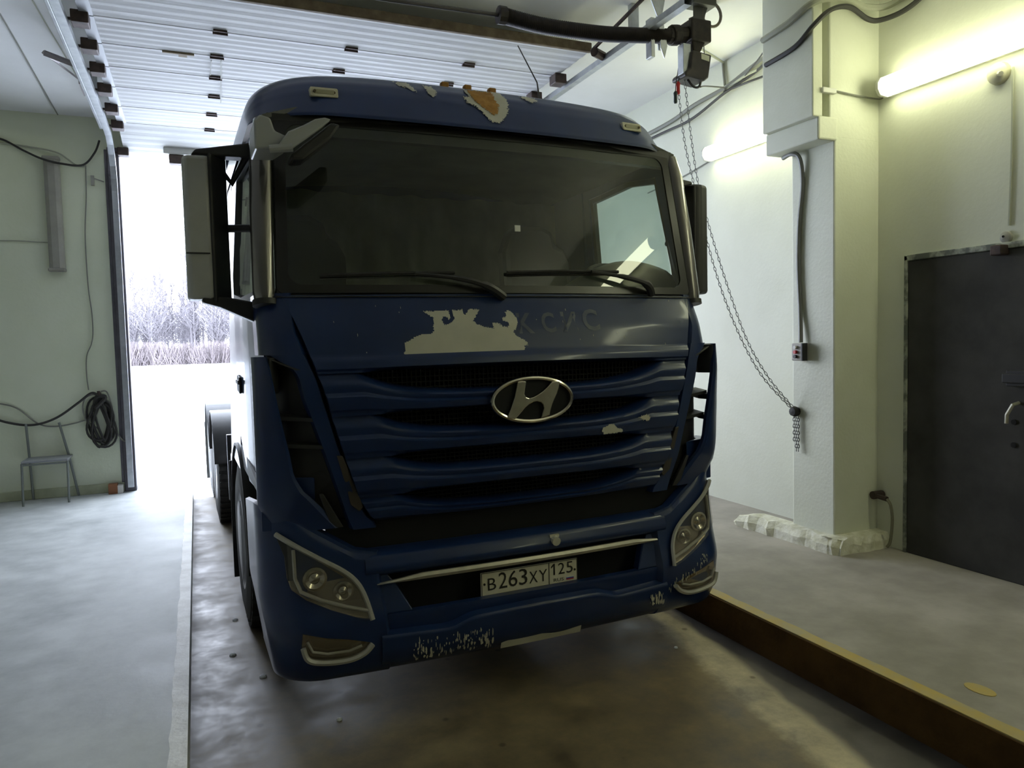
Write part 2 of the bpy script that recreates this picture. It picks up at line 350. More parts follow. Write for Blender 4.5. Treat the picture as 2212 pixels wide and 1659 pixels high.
# rough chipped plinth at the pillar foot
random.seed(11)
def plinth():
    mb = MB(); n = 26; P = []
    path = [(4.40, 3.66), (4.20, 3.655), (3.93, 3.665), (3.885, 3.74), (3.89, 4.0), (3.87, 4.3), (3.86, 4.62), (3.93, 4.75)]
    pts = []
    for i in range(len(path) - 1):
        for k in range(5):
            t = k / 5; pts.append((path[i][0] + (path[i + 1][0] - path[i][0]) * t, path[i][1] + (path[i + 1][1] - path[i][1]) * t))
    pts.append(path[-1]); vs = []; fs = []
    for i, (x, y) in enumerate(pts):
        h = .10 * min(1, (len(pts) - 1 - i) / 8 + .12)
        j = random.uniform(-.018, .018); k = random.uniform(-.012, .012)
        vs += [(x + j * .4, y + j * .4, .195), (x + .012 + j, y + .01 + k, .2 + h * .55 + k * .5), (x + .055 + j, y + .035 + k * 1.5, .2 + h + k * .6), (4.02 if y > 3.75 else x, max(3.80, y) if y > 3.75 else 3.80, .205 + h * 1.05)]
    for i in range(len(pts) - 1):
        for r in range(3): fs.append((4 * i + r, 4 * (i + 1) + r, 4 * (i + 1) + r + 1, 4 * i + r + 1))
    return mb.add(vs, fs)
struct('trim_8', plinth(), RUBBLE)
# steel door in the right wall
d2 = empty('door_2', (XW, 2.9, .2), kind='structure')
d2['label'] = 'dark grey steel door in the right wall'
L2 = lambda x0, x1, y0, y1, z0, z1, mb=None: (mb or MB()).box(x0 - XW, x1 - XW, y0 - 2.9, y1 - 2.9, z0 - .2, z1 - .2)
L2(XW - .022, XW + .02, 2.25, 3.525, .2, 2.165).build('door_leaf', STEEL_D, d2, bevel=.006)
fr = L2(XW - .03, XW + .01, 3.525, 3.55, .2, 2.2); L2(XW - .03, XW + .01, 2.2, 3.55, 2.168, 2.205, fr)
fr.build('door_frame', mat('chipped_door_frame', (.13, .14, .12), .6, var=(.42, .44, .36), scale=9, lo=.45, hi=.6), d2, bevel=.004)
lk = L2(XW - .075, XW - .02, 2.72, 2.86, 1.385, 1.44); L2(XW - .06, XW - .02, 2.70, 2.845, 1.365, 1.46, lk)
lk.build('bolt_lock', BLACKP, d2, bevel=.006)
hd = MB().tube([Vector((XW - .025, 2.79, 1.27)) - Vector((XW, 2.9, .2)), Vector((XW - .07, 2.795, 1.26)) - Vector((XW, 2.9, .2)), Vector((XW - .075, 2.825, 1.20)) - Vector((XW, 2.9, .2)), Vector((XW - .07, 2.83, 1.15)) - Vector((XW, 2.9, .2))], .011, 8)
hd.build('door_handle', mat('pale_handle', (.45, .44, .36), .4, metal=.3), d2, smooth=True)
for z in (1.155, 1.02):
    MB().tube([(-.03, -.085, z - .2), (-.018, -.085, z - .2)], .016, 10).build('keyhole', BLACKHOLE, d2)
L2(XW - .09, XW - .01, 2.86, 2.93, 2.13, 2.19).build('door_stop', DARKHW, d2, bevel=.008)

# ------------------------------------------------------------------ overhead sectional door
d1 = empty('door_1', (1.19, 7.0, 3.9), kind='structure'); d1['label'] = 'white sectional overhead door standing open under the ceiling'
SH = Vector((1.19, 7.0, 3.9))
joints = [5.16, 5.72, 6.20, 6.68, 7.17, 7.72, 8.26, 8.87]
zj = lambda y: 3.93 if y < 8.26 else 3.93 - .14 * (y - 8.26) / .61
hx = [[.26, 1.18, 2.12], [.25, 1.17, 2.1], [.25, 1.17, 2.1], [.25, 1.17, 2.1], [.24, 1.17, 2.1], [.23, 1.17, 2.1], [.2, 1.17, 2.1]]
for i in range(7):
    y0, y1 = joints[i] + .008, joints[i + 1] - .008; a, b = zj(joints[i]), zj(joints[i + 1])
    mb = MB(); x0, x1 = -.60, 2.92
    def pan(x, y, z): return Vector((x, y, z)) - SH
    # five shallow ribs along the panel
    n = 10; prof = []
    for k in range(n + 1):
        t = k / n; prof.append((y0 + (y1 - y0) * t, a + (b - a) * t + (.004 if (k % 2 and 0 < k < n) else 0)))
    vs = []; fs = []
    for (y, z) in prof: vs += [pan(x0, y, z), pan(x1, y, z)]
    for (y, z) in prof: vs += [pan(x0, y, z + .04), pan(x1, y, z + .04)]
    N = n + 1
    for k in range(n): fs += [(2 * k, 2 * k + 1, 2 * k + 3, 2 * k + 2), (2 * N + 2 * k, 2 * N + 2 * k + 2, 2 * N + 2 * k + 3, 2 * N + 2 * k + 1), (2 * k, 2 * k + 2, 2 * N + 2 * k + 2, 2 * N + 2 * k), (2 * k + 1, 2 * N + 2 * k + 1, 2 * N + 2 * k + 3, 2 * k + 3)]
    fs += [(0, 2 * N, 2 * N + 1, 1), (2 * N - 2, 2 * N - 1, 4 * N - 1, 4 * N - 2)]
    p = mb.add(vs, fs).build('panel', DOORP, d1)
    yj = joints[i + 1] if i < 6 else joints[i + 1] - .06; zz = zj(yj)
    for x in hx[i]:
        h = MB().box(x - .045, x + .045, yj - .035, yj + .035, zz - .012, zz + .002).tube([(x - .05, yj, zz - .014), (x + .05, yj, zz - .014)], .010, 6)
        h.v = [tuple(Vector(q) - SH) for q in h.v]; h.build('hinge', DARKHW, p)
    for x, sg in ((-.60, -1), (2.92, 1)):
        r = MB().box(x - .055 if sg < 0 else x - .05, x + .05 if sg < 0 else x + .055, yj - .06, yj + .06, zz - .075, zz + .005).tube([(x, yj, zz - .04), (x + sg * .085, yj, zz - .04)], .012, 6)
        r.v = [tuple(Vector(q) - SH) for q in r.v]; r.build('roller_bracket', DARKHW, p, bevel=.008)
    e = MB().box(x0 - .005, x0 + .075, y0, y1, min(a, b) - .006, min(a, b) + .0005); e.v = [tuple(Vector(q) - SH) for q in e.v]
    if i < 6: e.build('end_stile', mat('grey_stile', (.42, .43, .45), .5, metal=.3), p)
s_ = MB().box(-.60, 2.92, 5.125, 5.165, 3.915, 3.985); s_.v = [tuple(Vector(q) - SH) for q in s_.v]; s_.build('edge_seal', mat('brown_edge_seal', (.12, .085, .05), .8, var=(.2, .15, .09), scale=14), d1, bevel=.008)
s_ = MB().box(-.13, .09, 6.205, 6.225, 3.918, 3.932).box(-.02, .04, 6.22, 6.27, 3.918, 3.93); s_.v = [tuple(Vector(q) - SH) for q in s_.v]; s_.build('torn_edge', mat('brown_torn_edge', (.25, .2, .13), .8), d1)
g = MB().tube([pan(.21, 6.26, 3.915), pan(.21, 6.6, 3.918)], .004, 5).tube([pan(.28, 6.24, 3.915), pan(.31, 7.3, 3.918)], .004, 5); g.build('pull_cord', CABLE_G, d1)
s_ = MB().box(-.22, .26, 8.70, 8.85, 3.765, 3.835); s_.v = [tuple(Vector(q) - SH) for q in s_.v]; s_.build('latch_plate', mat('pale_latch', (.50, .50, .48), .5), d1, bevel=.01)
s_ = MB().box(-.17, -.02, 8.72, 8.84, 3.67, 3.765); s_.v = [tuple(Vector(q) - SH) for q in s_.v]; s_.build('latch', DARKHW, d1, bevel=.01)
# tracks
def track(x, sg, label):
    t = empty('door_track', (x, 6.6, 3.85), label=label, cat='rail', group=None)
    S = Vector((x, 6.6, 3.85))
    path = [(x, 4.05, 3.86), (x, 8.3, 3.86)] + [(x, 8.3 + .5 * sin(a), 3.36 + .5 * cos(a)) for a in [radians(q) for q in (15, 30, 45, 60, 75, 90)]] + [(x, 8.8, .25)]
    mb = MB(); vs = []; n = len(path)
    prof = [(-.028, -.022), (.028, -.022), (.028, .022), (-.028, .022)]
    for i, p in enumerate(path):
        d = (Vector(path[min(i + 1, n - 1)]) - Vector(path[max(i - 1, 0)])).normalized(); nn = Vector((1, 0, 0)).cross(d)
        for (a, b) in prof: vs.append(Vector(p) + Vector((a, 0, 0)) + nn * b - S)
    fs = []
    for i in range(n - 1):
        for k in range(4): fs.append((4 * i + k, 4 * i + (k + 1) % 4, 4 * i + 4 + (k + 1) % 4, 4 * i + 4 + k))
    mb.add(vs, fs).build('track_channel', GALV, t)
    a = MB().box(-.012 + sg * .05, .012 + sg * .05, -2.5, 1.7, .01, .075).build('mounting_angle', GALV, t, bevel=.003)
    if sg < 0:
        b = MB().tube([(-.03, .0, .03), (-.24, -.06, .08)], .022, 4).tube([(-.24, -.06, .08), (-.06, .62, .1)], .008, 5).tube([(-.24, -.06, .08), (-.17, .12, .09)], .018, 4).box(-.075, -.035, .4, .72, .02, .05)
        b.build('hanger_bracket', mat('perforated_hanger', (.33, .30, .30), .5, metal=.6), t)
    else:
        b = MB().tube([(-.12, -1.5, .06), (-.02, -2.17, .24)], .014, 6).tube([(-.02, -2.17, .23), (-.02, -2.17, .27)], .03, 8); b.build('end_arm', DARKHW, t)
        MB().tube([(-.13, -1.56, .03), (-.02, -1.5, .03)], .035, 8).build('end_roller', DARKHW, t)
    for yy in (-1.9, .9): MB().box(-.03 + sg * .02, .03 + sg * .02, yy, yy + .05, .02, ZC - 3.85).build('hanger_strap', GALV, t)
    return t
track(-.70, -1, 'galvanised door track left of the white overhead door, with triangular hanger')
track(3.02, 1, 'galvanised door track right of the white overhead door, near the motor')
# torsion shaft and spring
sh = empty('torsion_spring', (2.0, 4.5, 3.8), label='thick black torsion spring on a thin shaft under the ceiling', cat='spring')
o = lambda *p: Vector(p) - Vector((2.0, 4.5, 3.8))
MB().tube([o(-.9, 4.5, 3.76), o(1.2, 4.5, 3.775), o(1.95, 4.5, 3.79), o(3.3, 4.5, 3.84)], .013, 8).build('shaft', mat('grey_shaft', (.10, .09, .085), .5, metal=.5), sh, smooth=True)
cl = smoothpath([o(1.9, 4.5, 3.79), o(2.2, 4.5, 3.765), o(2.6, 4.5, 3.772), o(2.9, 4.5, 3.80), o(3.22, 4.5, 3.835)], 60)
coil = MB(); n = len(cl); P = []
for i in range(n * 4):
    k = i / 4; i0 = min(int(k), n - 1); p = cl[i0].lerp(cl[min(i0 + 1, n - 1)], k - int(k)); a = i * 2 * pi / 9
    P.append(p + Vector((0, cos(a) * .042, sin(a) * .042)))
coil.tube(P, .011, 4).build('spring_coil', BLACKST, sh, smooth=True)
MB().tube(smoothpath([o(1.9, 4.5, 3.79), o(2.2, 4.5, 3.765), o(2.6, 4.5, 3.772), o(2.9, 4.5, 3.80), o(3.22, 4.5, 3.835)], 5), .040, 12).build('spring_core', BLACKST, sh, smooth=True)
for x in (1.9, 3.2):
    MB().tube([o(x - .02, 4.5, 3.79 if x < 2 else 3.835), o(x + .03, 4.5, 3.79 if x < 2 else 3.835)], .056, 12).build('spring_plug', BLACKST, sh)
hb = MB().prism([(2.99, 4.12), (3.06, 4.12), (3.12, 3.93), (3.155, 3.75), (3.13, 3.66), (3.10, 3.73), (3.08, 3.93)], lambda a, b: o(a, 4.47, b), (0, .012, 0))
hb.prism([(3.12, 4.12), (3.19, 4.12), (3.15, 3.95), (3.155, 3.74), (3.125, 3.74), (3.11, 3.94)], lambda a, b: o(a, 4.535, b), (0, .012, 0)).box(*[q for q in (3.02 - 2, 3.05 - 2)], -.03, .04, -.14, .13)
hb.build('hanger_plate', GALV, sh, bevel=.003)
# motor
mo = empty('door_motor', (3.4, 4.5, 3.8), label='black chain-hoist door motor with a pale sticker hanging by the right wall', cat='motor')
o = lambda *p: Vector(p) - Vector((3.4, 4.5, 3.8))
def obox(x0, x1, y0, y1, z0, z1, mb=None):
    return (mb or MB()).box(x0 - 3.4, x1 - 3.4, y0 - 4.5, y1 - 4.5, z0 - 3.8, z1 - 3.8)
gb = obox(3.33, 3.50, 4.42, 4.58, 3.80, 3.955); gb.tube([o(3.2, 4.5, 3.84), o(3.27, 4.5, 3.85)], .07, 14); gb.tube([o(3.25, 4.5, 3.85), o(3.34, 4.5, 3.86)], .055, 12)
gb.prism([(3.34, 3.82), (3.47, 3.82), (3.42, 3.73), (3.36, 3.73)], lambda a, b: o(a, 4.44, b), (0, .12, 0)).build('gearbox', BLACKST, mo, bevel=.012)
mbx = MB().prism([(3.335, 3.73), (3.50, 3.715), (3.47, 3.55), (3.44, 3.525), (3.33, 3.54), (3.27, 3.54), (3.27, 3.57), (3.31, 3.60)], lambda a, b: o(a, 4.42, b), (0, .17, 0)); mbx.build('motor_body', mat('brown_black_motor', (.030, .024, .022), .5, var=(.05, .04, .036), scale=15), mo, bevel=.012)
obox(3.275, 3.34, 4.45, 4.52, 3.57, 3.78).build('side_bracket', GALV, mo, bevel=.004)
MB().prism([(3.405, 3.712), (3.475, 3.70), (3.473, 3.662), (3.405, 3.672)], lambda a, b: o(a, 4.417, b), (0, .002, 0)).build('sticker', mat('pale_sticker', (.72, .72, .55), .5), mo)
tb = MB().prism([(3.37, 3.93), (3.48, 3.93), (3.50, 4.02), (3.54, 4.12), (3.40, 4.12), (3.40, 4.0), (3.36, 3.98)], lambda a, b: o(a, 4.49, b), (0, .014, 0)).box(-.04, .16, -.06, .06, .27, .32)
tb.build('top_bracket', mat('dark_bracket', (.09, .09, .085), .5, metal=.5), mo, bevel=.003)
MB().tube([o(3.56 + .085 * cos(a), 4.5, 4.035 + .085 * sin(a)) for a in [i * pi / 12 for i in range(25)]], .011, 8, cap=False).build('cable_loop', mat('grey_loop', (.13, .11, .08), .5), mo, smooth=True)
MB().tube(smoothpath([o(3.33, 4.48, 3.54), o(3.36, 4.46, 3.49), o(3.41, 4.46, 3.49), o(3.445, 4.48, 3.54)], 6), .009, 6).build('cable_tail', CABLE_D, mo, smooth=True)
MB().tube([o(3.49, 4.5, 3.82), o(3.487, 4.49, 3.72)], .004, 5).build('motor_wire', CABLE_G, mo)
# hoist chain: two strands of links from the motor to a hook on the pillar
A = [(3.27, 4.52, 3.54), (3.31, 4.50, 3.12), (3.37, 4.46, 2.76), (3.44, 4.42, 2.39), (3.54, 4.38, 2.02), (3.66, 4.31, 1.66), (3.79, 4.24, 1.39), (3.972, 4.14, 1.15)]
B = [(3.31, 4.49, 3.55), (3.35, 4.47, 3.12), (3.40, 4.45, 2.76), (3.48, 4.40, 2.39), (3.58, 4.35, 2.02), (3.69, 4.29, 1.66), (3.82, 4.22, 1.39), (3.972, 4.14, 1.17)]
def chain(path, pitch=.030, r=.0024, wl=.0075):
    p = smoothpath(path, 30); mb = MB(); acc = 0; k = 0; nxt = 0
    for i in range(len(p) - 1):
        d = p[i + 1] - p[i]; L = d.length
        while nxt <= acc + L:
            c = p[i] + d * ((nxt - acc) / max(L, 1e-6)); t = d.normalized(); a = t.orthogonal().normalized(); bq = t.cross(a)
            s1 = a if k % 2 else bq
            ring = [c + t * (cos(q) * pitch * .62) + s1 * (sin(q) * wl) for q in [j * pi / 4 for j in range(9)]]
            mb.tube(ring, r, 4, cap=False); k += 1; nxt += pitch
        acc += L
    return mb
ch = empty('hoist_chain', (3.97, 4.14, 1.15), label='thin steel hoist chain sagging from the motor to the pillar', cat='chain')
for path in (A, B):
    cm = chain(path); cm.v = [tuple(Vector(q) - Vector((3.97, 4.14, 1.15))) for q in cm.v]; cm.build('chain_strand', CHAINM, ch)
cm = MB()
for dx, y, z1 in ((0, 4.13, .93), (.005, 4.11, .86), (.0, 4.09, .86)):
    c_ = chain([(3.985 - .012, y, 1.13), (3.985 - .014, y - .004, z1)], .024, .003, .008); cm.add(c_.v, c_.f)
cm.v = [tuple(Vector(q) - Vector((3.97, 4.14, 1.15))) for q in cm.v]; cm.build('chain_end', CHAINM, ch)
MB().lathe([(0, -.03), (.03, -.025), (.04, 0), (.03, .03), (0, .035)], 12, Matrix.Translation((0, -.02, -.01)) @ Matrix.Rotation(pi / 2, 4, 'Y')).build('chain_knot', mat('black_knot', (.02, .018, .016), .7), ch, smooth=True)
for nm, m_, lab, x, z0, z1 in (('pull_handle', REDP, 'red plastic pull handle hanging just under the motor', 3.262, 3.435, 3.525), ('pull_handle', GREENP, 'dark green pull handle hanging below the red one', 3.238, 3.37, 3.455)):
    h = empty(nm, (x, 4.5, z0), label=lab, cat='handle'); MB().lathe([(.010, 0), (.014, .01), (.012, .05), (.015, z1 - z0 - .012), (.007, z1 - z0)], 10).build('grip', m_, h, smooth=True)
    MB().tube([(0, 0, z1 - z0), (.012, 0, 3.56 - z0)], .003, 5).build('cord', CABLE_D, h)
# switch box and its conduit
sb = empty('switch_box', (3.996, 4.06, 1.51), label='small grey push-button switch box on the pillar', cat='switch')
MB().box(-.065, 0, -.05, .05, 0, .125).build('case', mat('grey_switch_case', (.40, .38, .34), .5), sb, bevel=.008)
MB().box(-.068, -.02, -.056, -.046, .0, .125).build('side_cover', BLACKP, sb)
for z, m_ in ((.095, WHITEPL), (.062, REDP), (.03, BLACKP)): MB().tube([(-.064, .005, z), (-.082, .005, z)], .013, 10).build('push_button', m_, sb)
tag(MB().tube(smoothpath([(3.965, 4.22, 2.97), (3.95, 4.12, 2.975), (3.965, 4.06, 2.93), (3.982, 4.05, 2.75), (3.98, 4.08, 2.49), (3.98, 4.09, 2.2), (3.98, 4.075, 1.9), (3.97, 4.06, 1.72), (3.965, 4.055, 1.64)], 6), .016, 8).build('conduit', mat('grey_conduit', (.24, .24, .22), .5), None, smooth=True), 'grey flexible conduit running down the pillar to the switch box', 'conduit')

# ------------------------------------------------------------------ lamps
def wall_lamp(y0, y1, label):
    t = empty('wall_lamp', (XW, (y0 + y1) / 2, 3.335), label=label, cat='lamp', group='lit lamps along the right wall'); h = (y1 - y0) / 2
    MB().box(-.055, 0, -h, h, -.055, .055).build('housing', WHITEPL, t, bevel=.006)
    pr = [(-.05, -.062), (-.12, -.055), (-.145, -.02), (-.145, .02), (-.12, .055), (-.05, .062)]
    MB().prism(pr, lambda a, b: (a, -h + .02, b), (0, 2 * h - .04, 0)).build('diffuser', LAMPM, t, bevel=.004)
    for s in (-1, 1): MB().prism([(a * 1.02, b * 1.06) for a, b in pr], lambda a, b: (a, s * (h - .01) - .012, b), (0, .024, 0)).build('end_cap', WHITEPL, t, bevel=.004)
    return t
wall_lamp(4.28, 5.54, 'lit fluorescent lamp on the right wall beyond the pillar')
wall_lamp(2.42, 3.68, 'lit fluorescent lamp on the right wall above the steel door')
wall_lamp(.56, 1.82, 'lit fluorescent lamp on the right wall beside the camera, third from the far end')
wall_lamp(-1.30, -.04, 'lit unseen lamp added on the right wall behind the camera, fourth from the far end')  # unseen lamp, added at the row's spacing to light the truck's front
wall_lamp(-3.16, -1.90, 'lit unseen lamp added on the right wall behind the camera, fifth from the far end')  # also added out of view for more light on the truck's front
ul = empty('wall_lamp', (-1.26, YB, 3.1), label='unlit grey lamp mounted upright on the left back wall', cat='lamp')
MB().box(-.06, .06, -.03, 0, -.56, .56).build('housing', GREYPL, ul, bevel=.01)
MB().prism([(-.075, -.03), (-.065, -.085), (-.03, -.105), (.03, -.105), (.065, -.085), (.075, -.03)], lambda a, b: (a, b, -.55), (0, 0, 1.1)).build('diffuser', GREYPL, ul, bevel=.01)
for s in (-1, 1): MB().box(-.078, .078, -.108, -.02, s * .56 - .018, s * .56 + .018).build('end_cap', GREYPL, ul, bevel=.012)

# ------------------------------------------------------------------ cables and wall bits
def cable(pts, r, m_, label, cat='cable', group=None, name='cable', n=8):
    p = smoothpath(pts, n); o_ = MB().tube(p, r, 6).build(name, m_, None, smooth=True); return tag(o_, label, cat, group)
CX = XW - .03
cable([(CX, 8.4, 3.78), (CX, 6.4, 3.79), (CX - .02, 5.75, 3.84), (CX, 5.33, 3.87), (CX, 5.0, 3.93), (CX - .05, 4.55, 3.98), (3.99, 4.27, 3.86)], .02, CABLE_G, 'thick grey cable on the right wall passing behind the hoist chains')
cable([(CX - .02, 8.4, 3.70), (CX - .02, 6.4, 3.72), (CX - .03, 5.8, 3.72), (CX - .03, 5.33, 3.81), (CX - .04, 4.9, 3.86), (3.95, 4.29, 3.74)], .012, CABLE_D, 'dark cable sagging below the thick grey cable on the right wall')
cable([(CX, 5.36, 3.84), (CX - .05, 5.0, 3.80), (CX - .06, 4.7, 3.78), (3.93, 4.30, 3.66)], .009, CABLE_D, 'lowest thin dark cable looping toward the pillar')
cable([(CX, 5.30, 3.86), (CX - .06, 4.98, 3.86), (CX - .07, 4.7, 3.86), (3.93, 4.30, 3.79)], .012, CABLE_L, 'pale yellowish cable bowing toward the pillar')
cable([(4.1, 4.3, 4.10), (4.13, 4.36, 4.09), (4.15, 4.45, 4.02), (4.2, 4.7, 3.9), (CX - .03, 5.1, 3.85)], .006, CABLE_D, 'thin dark wire hanging from the ceiling beside the pillar')
cable([(3.44, 4.48, 3.50), (3.7, 4.75, 3.62), (4.1, 5.05, 3.75), (CX - .01, 5.34, 3.86)], .006, CABLE_D, 'thin wire from the motor to the wall cables')
cable([(CX + .015, 5.39, 4.11), (CX + .015, 5.385, 4.05), (CX + .01, 5.36, 3.9)], .012, CABLE_G, 'short grey conduit running down from the ceiling to the wall cables', 'conduit', name='conduit')
cable([(3.9, 5.15, 4.10), (4.1, 5.25, 4.105), (CX + .01, 5.38, 4.10)], .010, CABLE_L, 'pale conduit across the ceiling above the motor', 'conduit', name='conduit')
cable([(CX + .02, 6.6, 3.2), (CX + .02, 6.0, 3.24), (CX + .02, 5.5, 3.31)], .006, CABLE_G, 'thin wire on the right wall leading to the far lamp')
cable([(3.79, 4.2, 3.60), (3.785, 3.92, 3.62), (3.79, 3.76, 3.70), (3.90, 3.72, 3.80), (4.08, 3.735, 3.85), (4.25, 3.74, 3.80), (4.33, 3.70, 3.79), (CX, 3.55, 3.80), (CX, 3.38, 3.86), (CX, 3.1, 4.05)], .017, CABLE_D, 'thick dark cable bundle wrapped around the top of the pillar')
cable([(3.79, 4.23, 3.78), (3.785, 3.98, 3.80), (3.785, 3.80, 3.84), (3.86, 3.735, 3.87), (4.05, 3.74, 3.90), (4.25, 3.745, 3.88), (CX, 3.66, 3.88), (CX, 3.42, 3.93), (CX, 3.1, 4.08)], .022, CABLE_L, 'thick pale cable curving over the top of the pillar')
cable([(3.91, 3.772, 3.30), (4.0, 3.765, 3.305), (4.2, 3.765, 3.295), (CX + .02, 3.76, 3.295), (CX + .02, 3.69, 3.31)], .006, CABLE_G, 'thin grey wire crossing the pillar to the near lamp')
tag(MB().box(3.87, 3.99, 3.755, 3.785, 3.285, 3.32).build('cable_clip', WHITEPL, None, bevel=.005), 'small clip holding the lamp wire on the pillar', 'clip')
js = empty('junction_box', (XW, 2.94, 3.19), label='small round junction box on the wall under the near lamp', cat='box')
MB().lathe([(.0, 0), (.065, 0), (.06, .03), (.03, .045), (0, .046)], 16, Matrix.Rotation(-pi / 2, 4, 'Y')).build('base', mat('beige_box', (.50, .48, .34), .5), js, smooth=True)
MB().tube([(-.04, -.02, -.01), (-.06, -.045, -.02)], .014, 8).build('gland', GREYPL, js)
cable([(CX + .022, 2.86, 3.2), (CX + .022, 2.86, 2.7), (CX + .022, 2.87, 2.3)], .008, CABLE_L, 'pale wire dropping from the junction box to the door bell')
bl = empty('door_sensor', (XW, 2.885, 2.235), label='small grey round sensor on the wall above the steel door', cat='sensor')
MB().lathe([(.0, 0), (.035, 0), (.033, .02), (.012, .03), (0, .03)], 14, Matrix.Rotation(-pi / 2, 4, 'Y')).build('case', GREYPL, bl, smooth=True)
MB().tube([(-.028, .004, .004), (-.034, .004, .004)], .007, 8).build('eye', BLACKHOLE, bl)
pp = empty('pipe_stub', (XW, 3.74, .56), label='rusty pipe stub with a hose low on the wall beside the pillar', cat='pipe')
MB().tube([(0, .0, 0), (-.09, 0, .0)], .028, 10).tube([(-.07, .02, .0), (-.07, -.1, -.01)], .018, 8).build('stub', DARKHW, pp, smooth=True)
MB().tube(smoothpath([(-.07, -.1, -.01), (-.07, -.13, -.05), (-.06, -.135, -.15), (-.06, -.12, -.30), (-.07, -.1, -.345)], 5), .010, 6).build('hose', mat('stained_hose', (.22, .21, .14), .7), pp, smooth=True)
# left back wall: coil of hose, cables, chair, box
YW = YB - .02
random.seed(5)
ck = empty('cable_coil', (-.95, YB, 1.2), label='dark hose coil hanging on the left back wall beside the door', cat='hose')
cm = MB()
for k in range(9):
    a0 = random.uniform(.06, .105); b0 = random.uniform(.20, .27); ox = random.uniform(-.03, .03); oz = -.24 + random.uniform(-.03, .03)
    cm.tube([(ox + a0 * sin(q) + (.02 * sin(2 * q) if k % 2 else -.03 * sin(2 * q)), -.03 - .012 * k / 2, oz + b0 * cos(q)) for q in [j * pi / 14 for j in range(29)]], .012, 6, cap=False)
cm.build('hose_loops', CABLE_D, ck, smooth=True)
MB().tube([(0, .0, .06), (0, -.12, .05), (0, -.12, .09)], .014, 6).build('wall_hook', DARKHW, ck)
MB().tube(smoothpath([(-.05, -.05, -.05), (-.02, -.1, .03), (.06, -.1, .02), (-.04, -.11, -.09)], 6), .02, 6).build('wrap', CABLE_D, ck, smooth=True)
cable([(-2.3, YW - .02, 1.30), (-1.95, YW - .02, 1.09), (-1.75, YW - .02, 1.0), (-1.55, YW - .02, .97), (-1.35, YW - .03, 1.03), (-1.15, YW - .06, 1.17), (-1.02, YW - .08, 1.27), (-.95, YW - .1, 1.24)], .013, CABLE_D, 'dark hose draped along the left back wall into the coil', name='hose')
cable([(-2.3, YW, 1.35), (-1.9, YW, 1.22), (-1.7, YW, 1.15), (-1.52, YW, .98), (-1.38, YW, .94), (-1.2, YW, .96), (-1.06, YW - .02, 1.0)], .008, CABLE_G, 'thin grey cable hanging below the draped hose')
cable([(-.97, YW - .03, 1.26), (-1.08, YW - .02, 1.22), (-1.11, YW - .02, 1.10), (-1.08, YW - .02, .98), (-1.0, YW - .03, .91), (-.96, YW - .05, .88)], .008, CABLE_G, 'thin hose loop left of the coil')
cable([(-.94, YW - .04, 1.28), (-.88, YW - .03, 1.27), (-.84, YW - .02, 1.1), (-.83, YW - .02, .9), (-.78, YW - .01, .78), (-.74, YW - .04, .74)], .008, CABLE_G, 'thin hose arching right of the coil to the jamb')
cable([(-1.86, YW, 3.80), (-1.69, YW, 3.83), (-1.5, YW - .01, 3.73), (-1.33, YW - .09, 3.64), (-1.15, YW - .1, 3.60), (-.98, YW - .02, 3.62), (-.87, YW - .02, 3.75), (-.82, YW - .02, 3.88)], .011, CABLE_D, 'dark cable sagging over the unlit lamp on the left wall')
cable([(-1.7, YW, 3.79), (-1.45, YW, 3.77), (-1.2, YW - .05, 3.72), (-1.05, YW, 3.62), (-.96, YW, 3.61)], .009, CABLE_L, 'pale cable beneath the dark cable on the left wall')
cable([(-.96, YW + .005, 3.62), (-.97, YW, 3.3), (-1.0, YW, 2.9), (-1.0, YW, 2.4), (-.98, YW, 2.1), (-.98, YW, 1.9), (-1.0, YW, 1.78), (-1.05, YW, 1.65), (-1.06, YW, 1.45), (-1.05, YW, 1.3)], .006, CABLE_G, 'thin wire running down the left wall to the coil')
cable([(-1.8, YW + .008, 2.83), (-1.55, YW + .006, 2.83), (-1.32, YW + .006, 2.82)], .006, CABLE_L, 'thin horizontal wire leading to the unlit lamp')
cable([(-1.22, 5.2, ZC - .015), (-1.17, 6.3, ZC - .012), (-1.18, 8.83, ZC - .012)], .006, CABLE_G, 'thin wire along the ceiling left of the track, outer one')
cable([(-.93, 5.2, ZC - .015), (-.92, 6.03, ZC - .012), (-.85, 7.54, ZC - .012), (-.82, 8.8, ZC - .012)], .005, CABLE_L, 'thin wire along the ceiling left of the track, inner one')
tag(MB().box(-.92, -.89, YB - .03, YB, 3.42, 3.52).tube([(-.91, YB - .02, 3.5), (-.8, YB - .03, 3.46)], .006, 5).build('wall_clip', GREYPL, None), 'small bent clip on the left wall near the jamb', 'clip')
cb = empty('cardboard_box', (-.86, YB - .08, .2), label='small brown box on the floor against the left jamb', cat='box')
MB().box(-.05, .035, -.05, .05, 0, .105).build('carton', CARD, cb, bevel=.004)
MB().box(.035, .085, -.045, .045, 0, .085).build('white_end', CARDW, cb, bevel=.004)
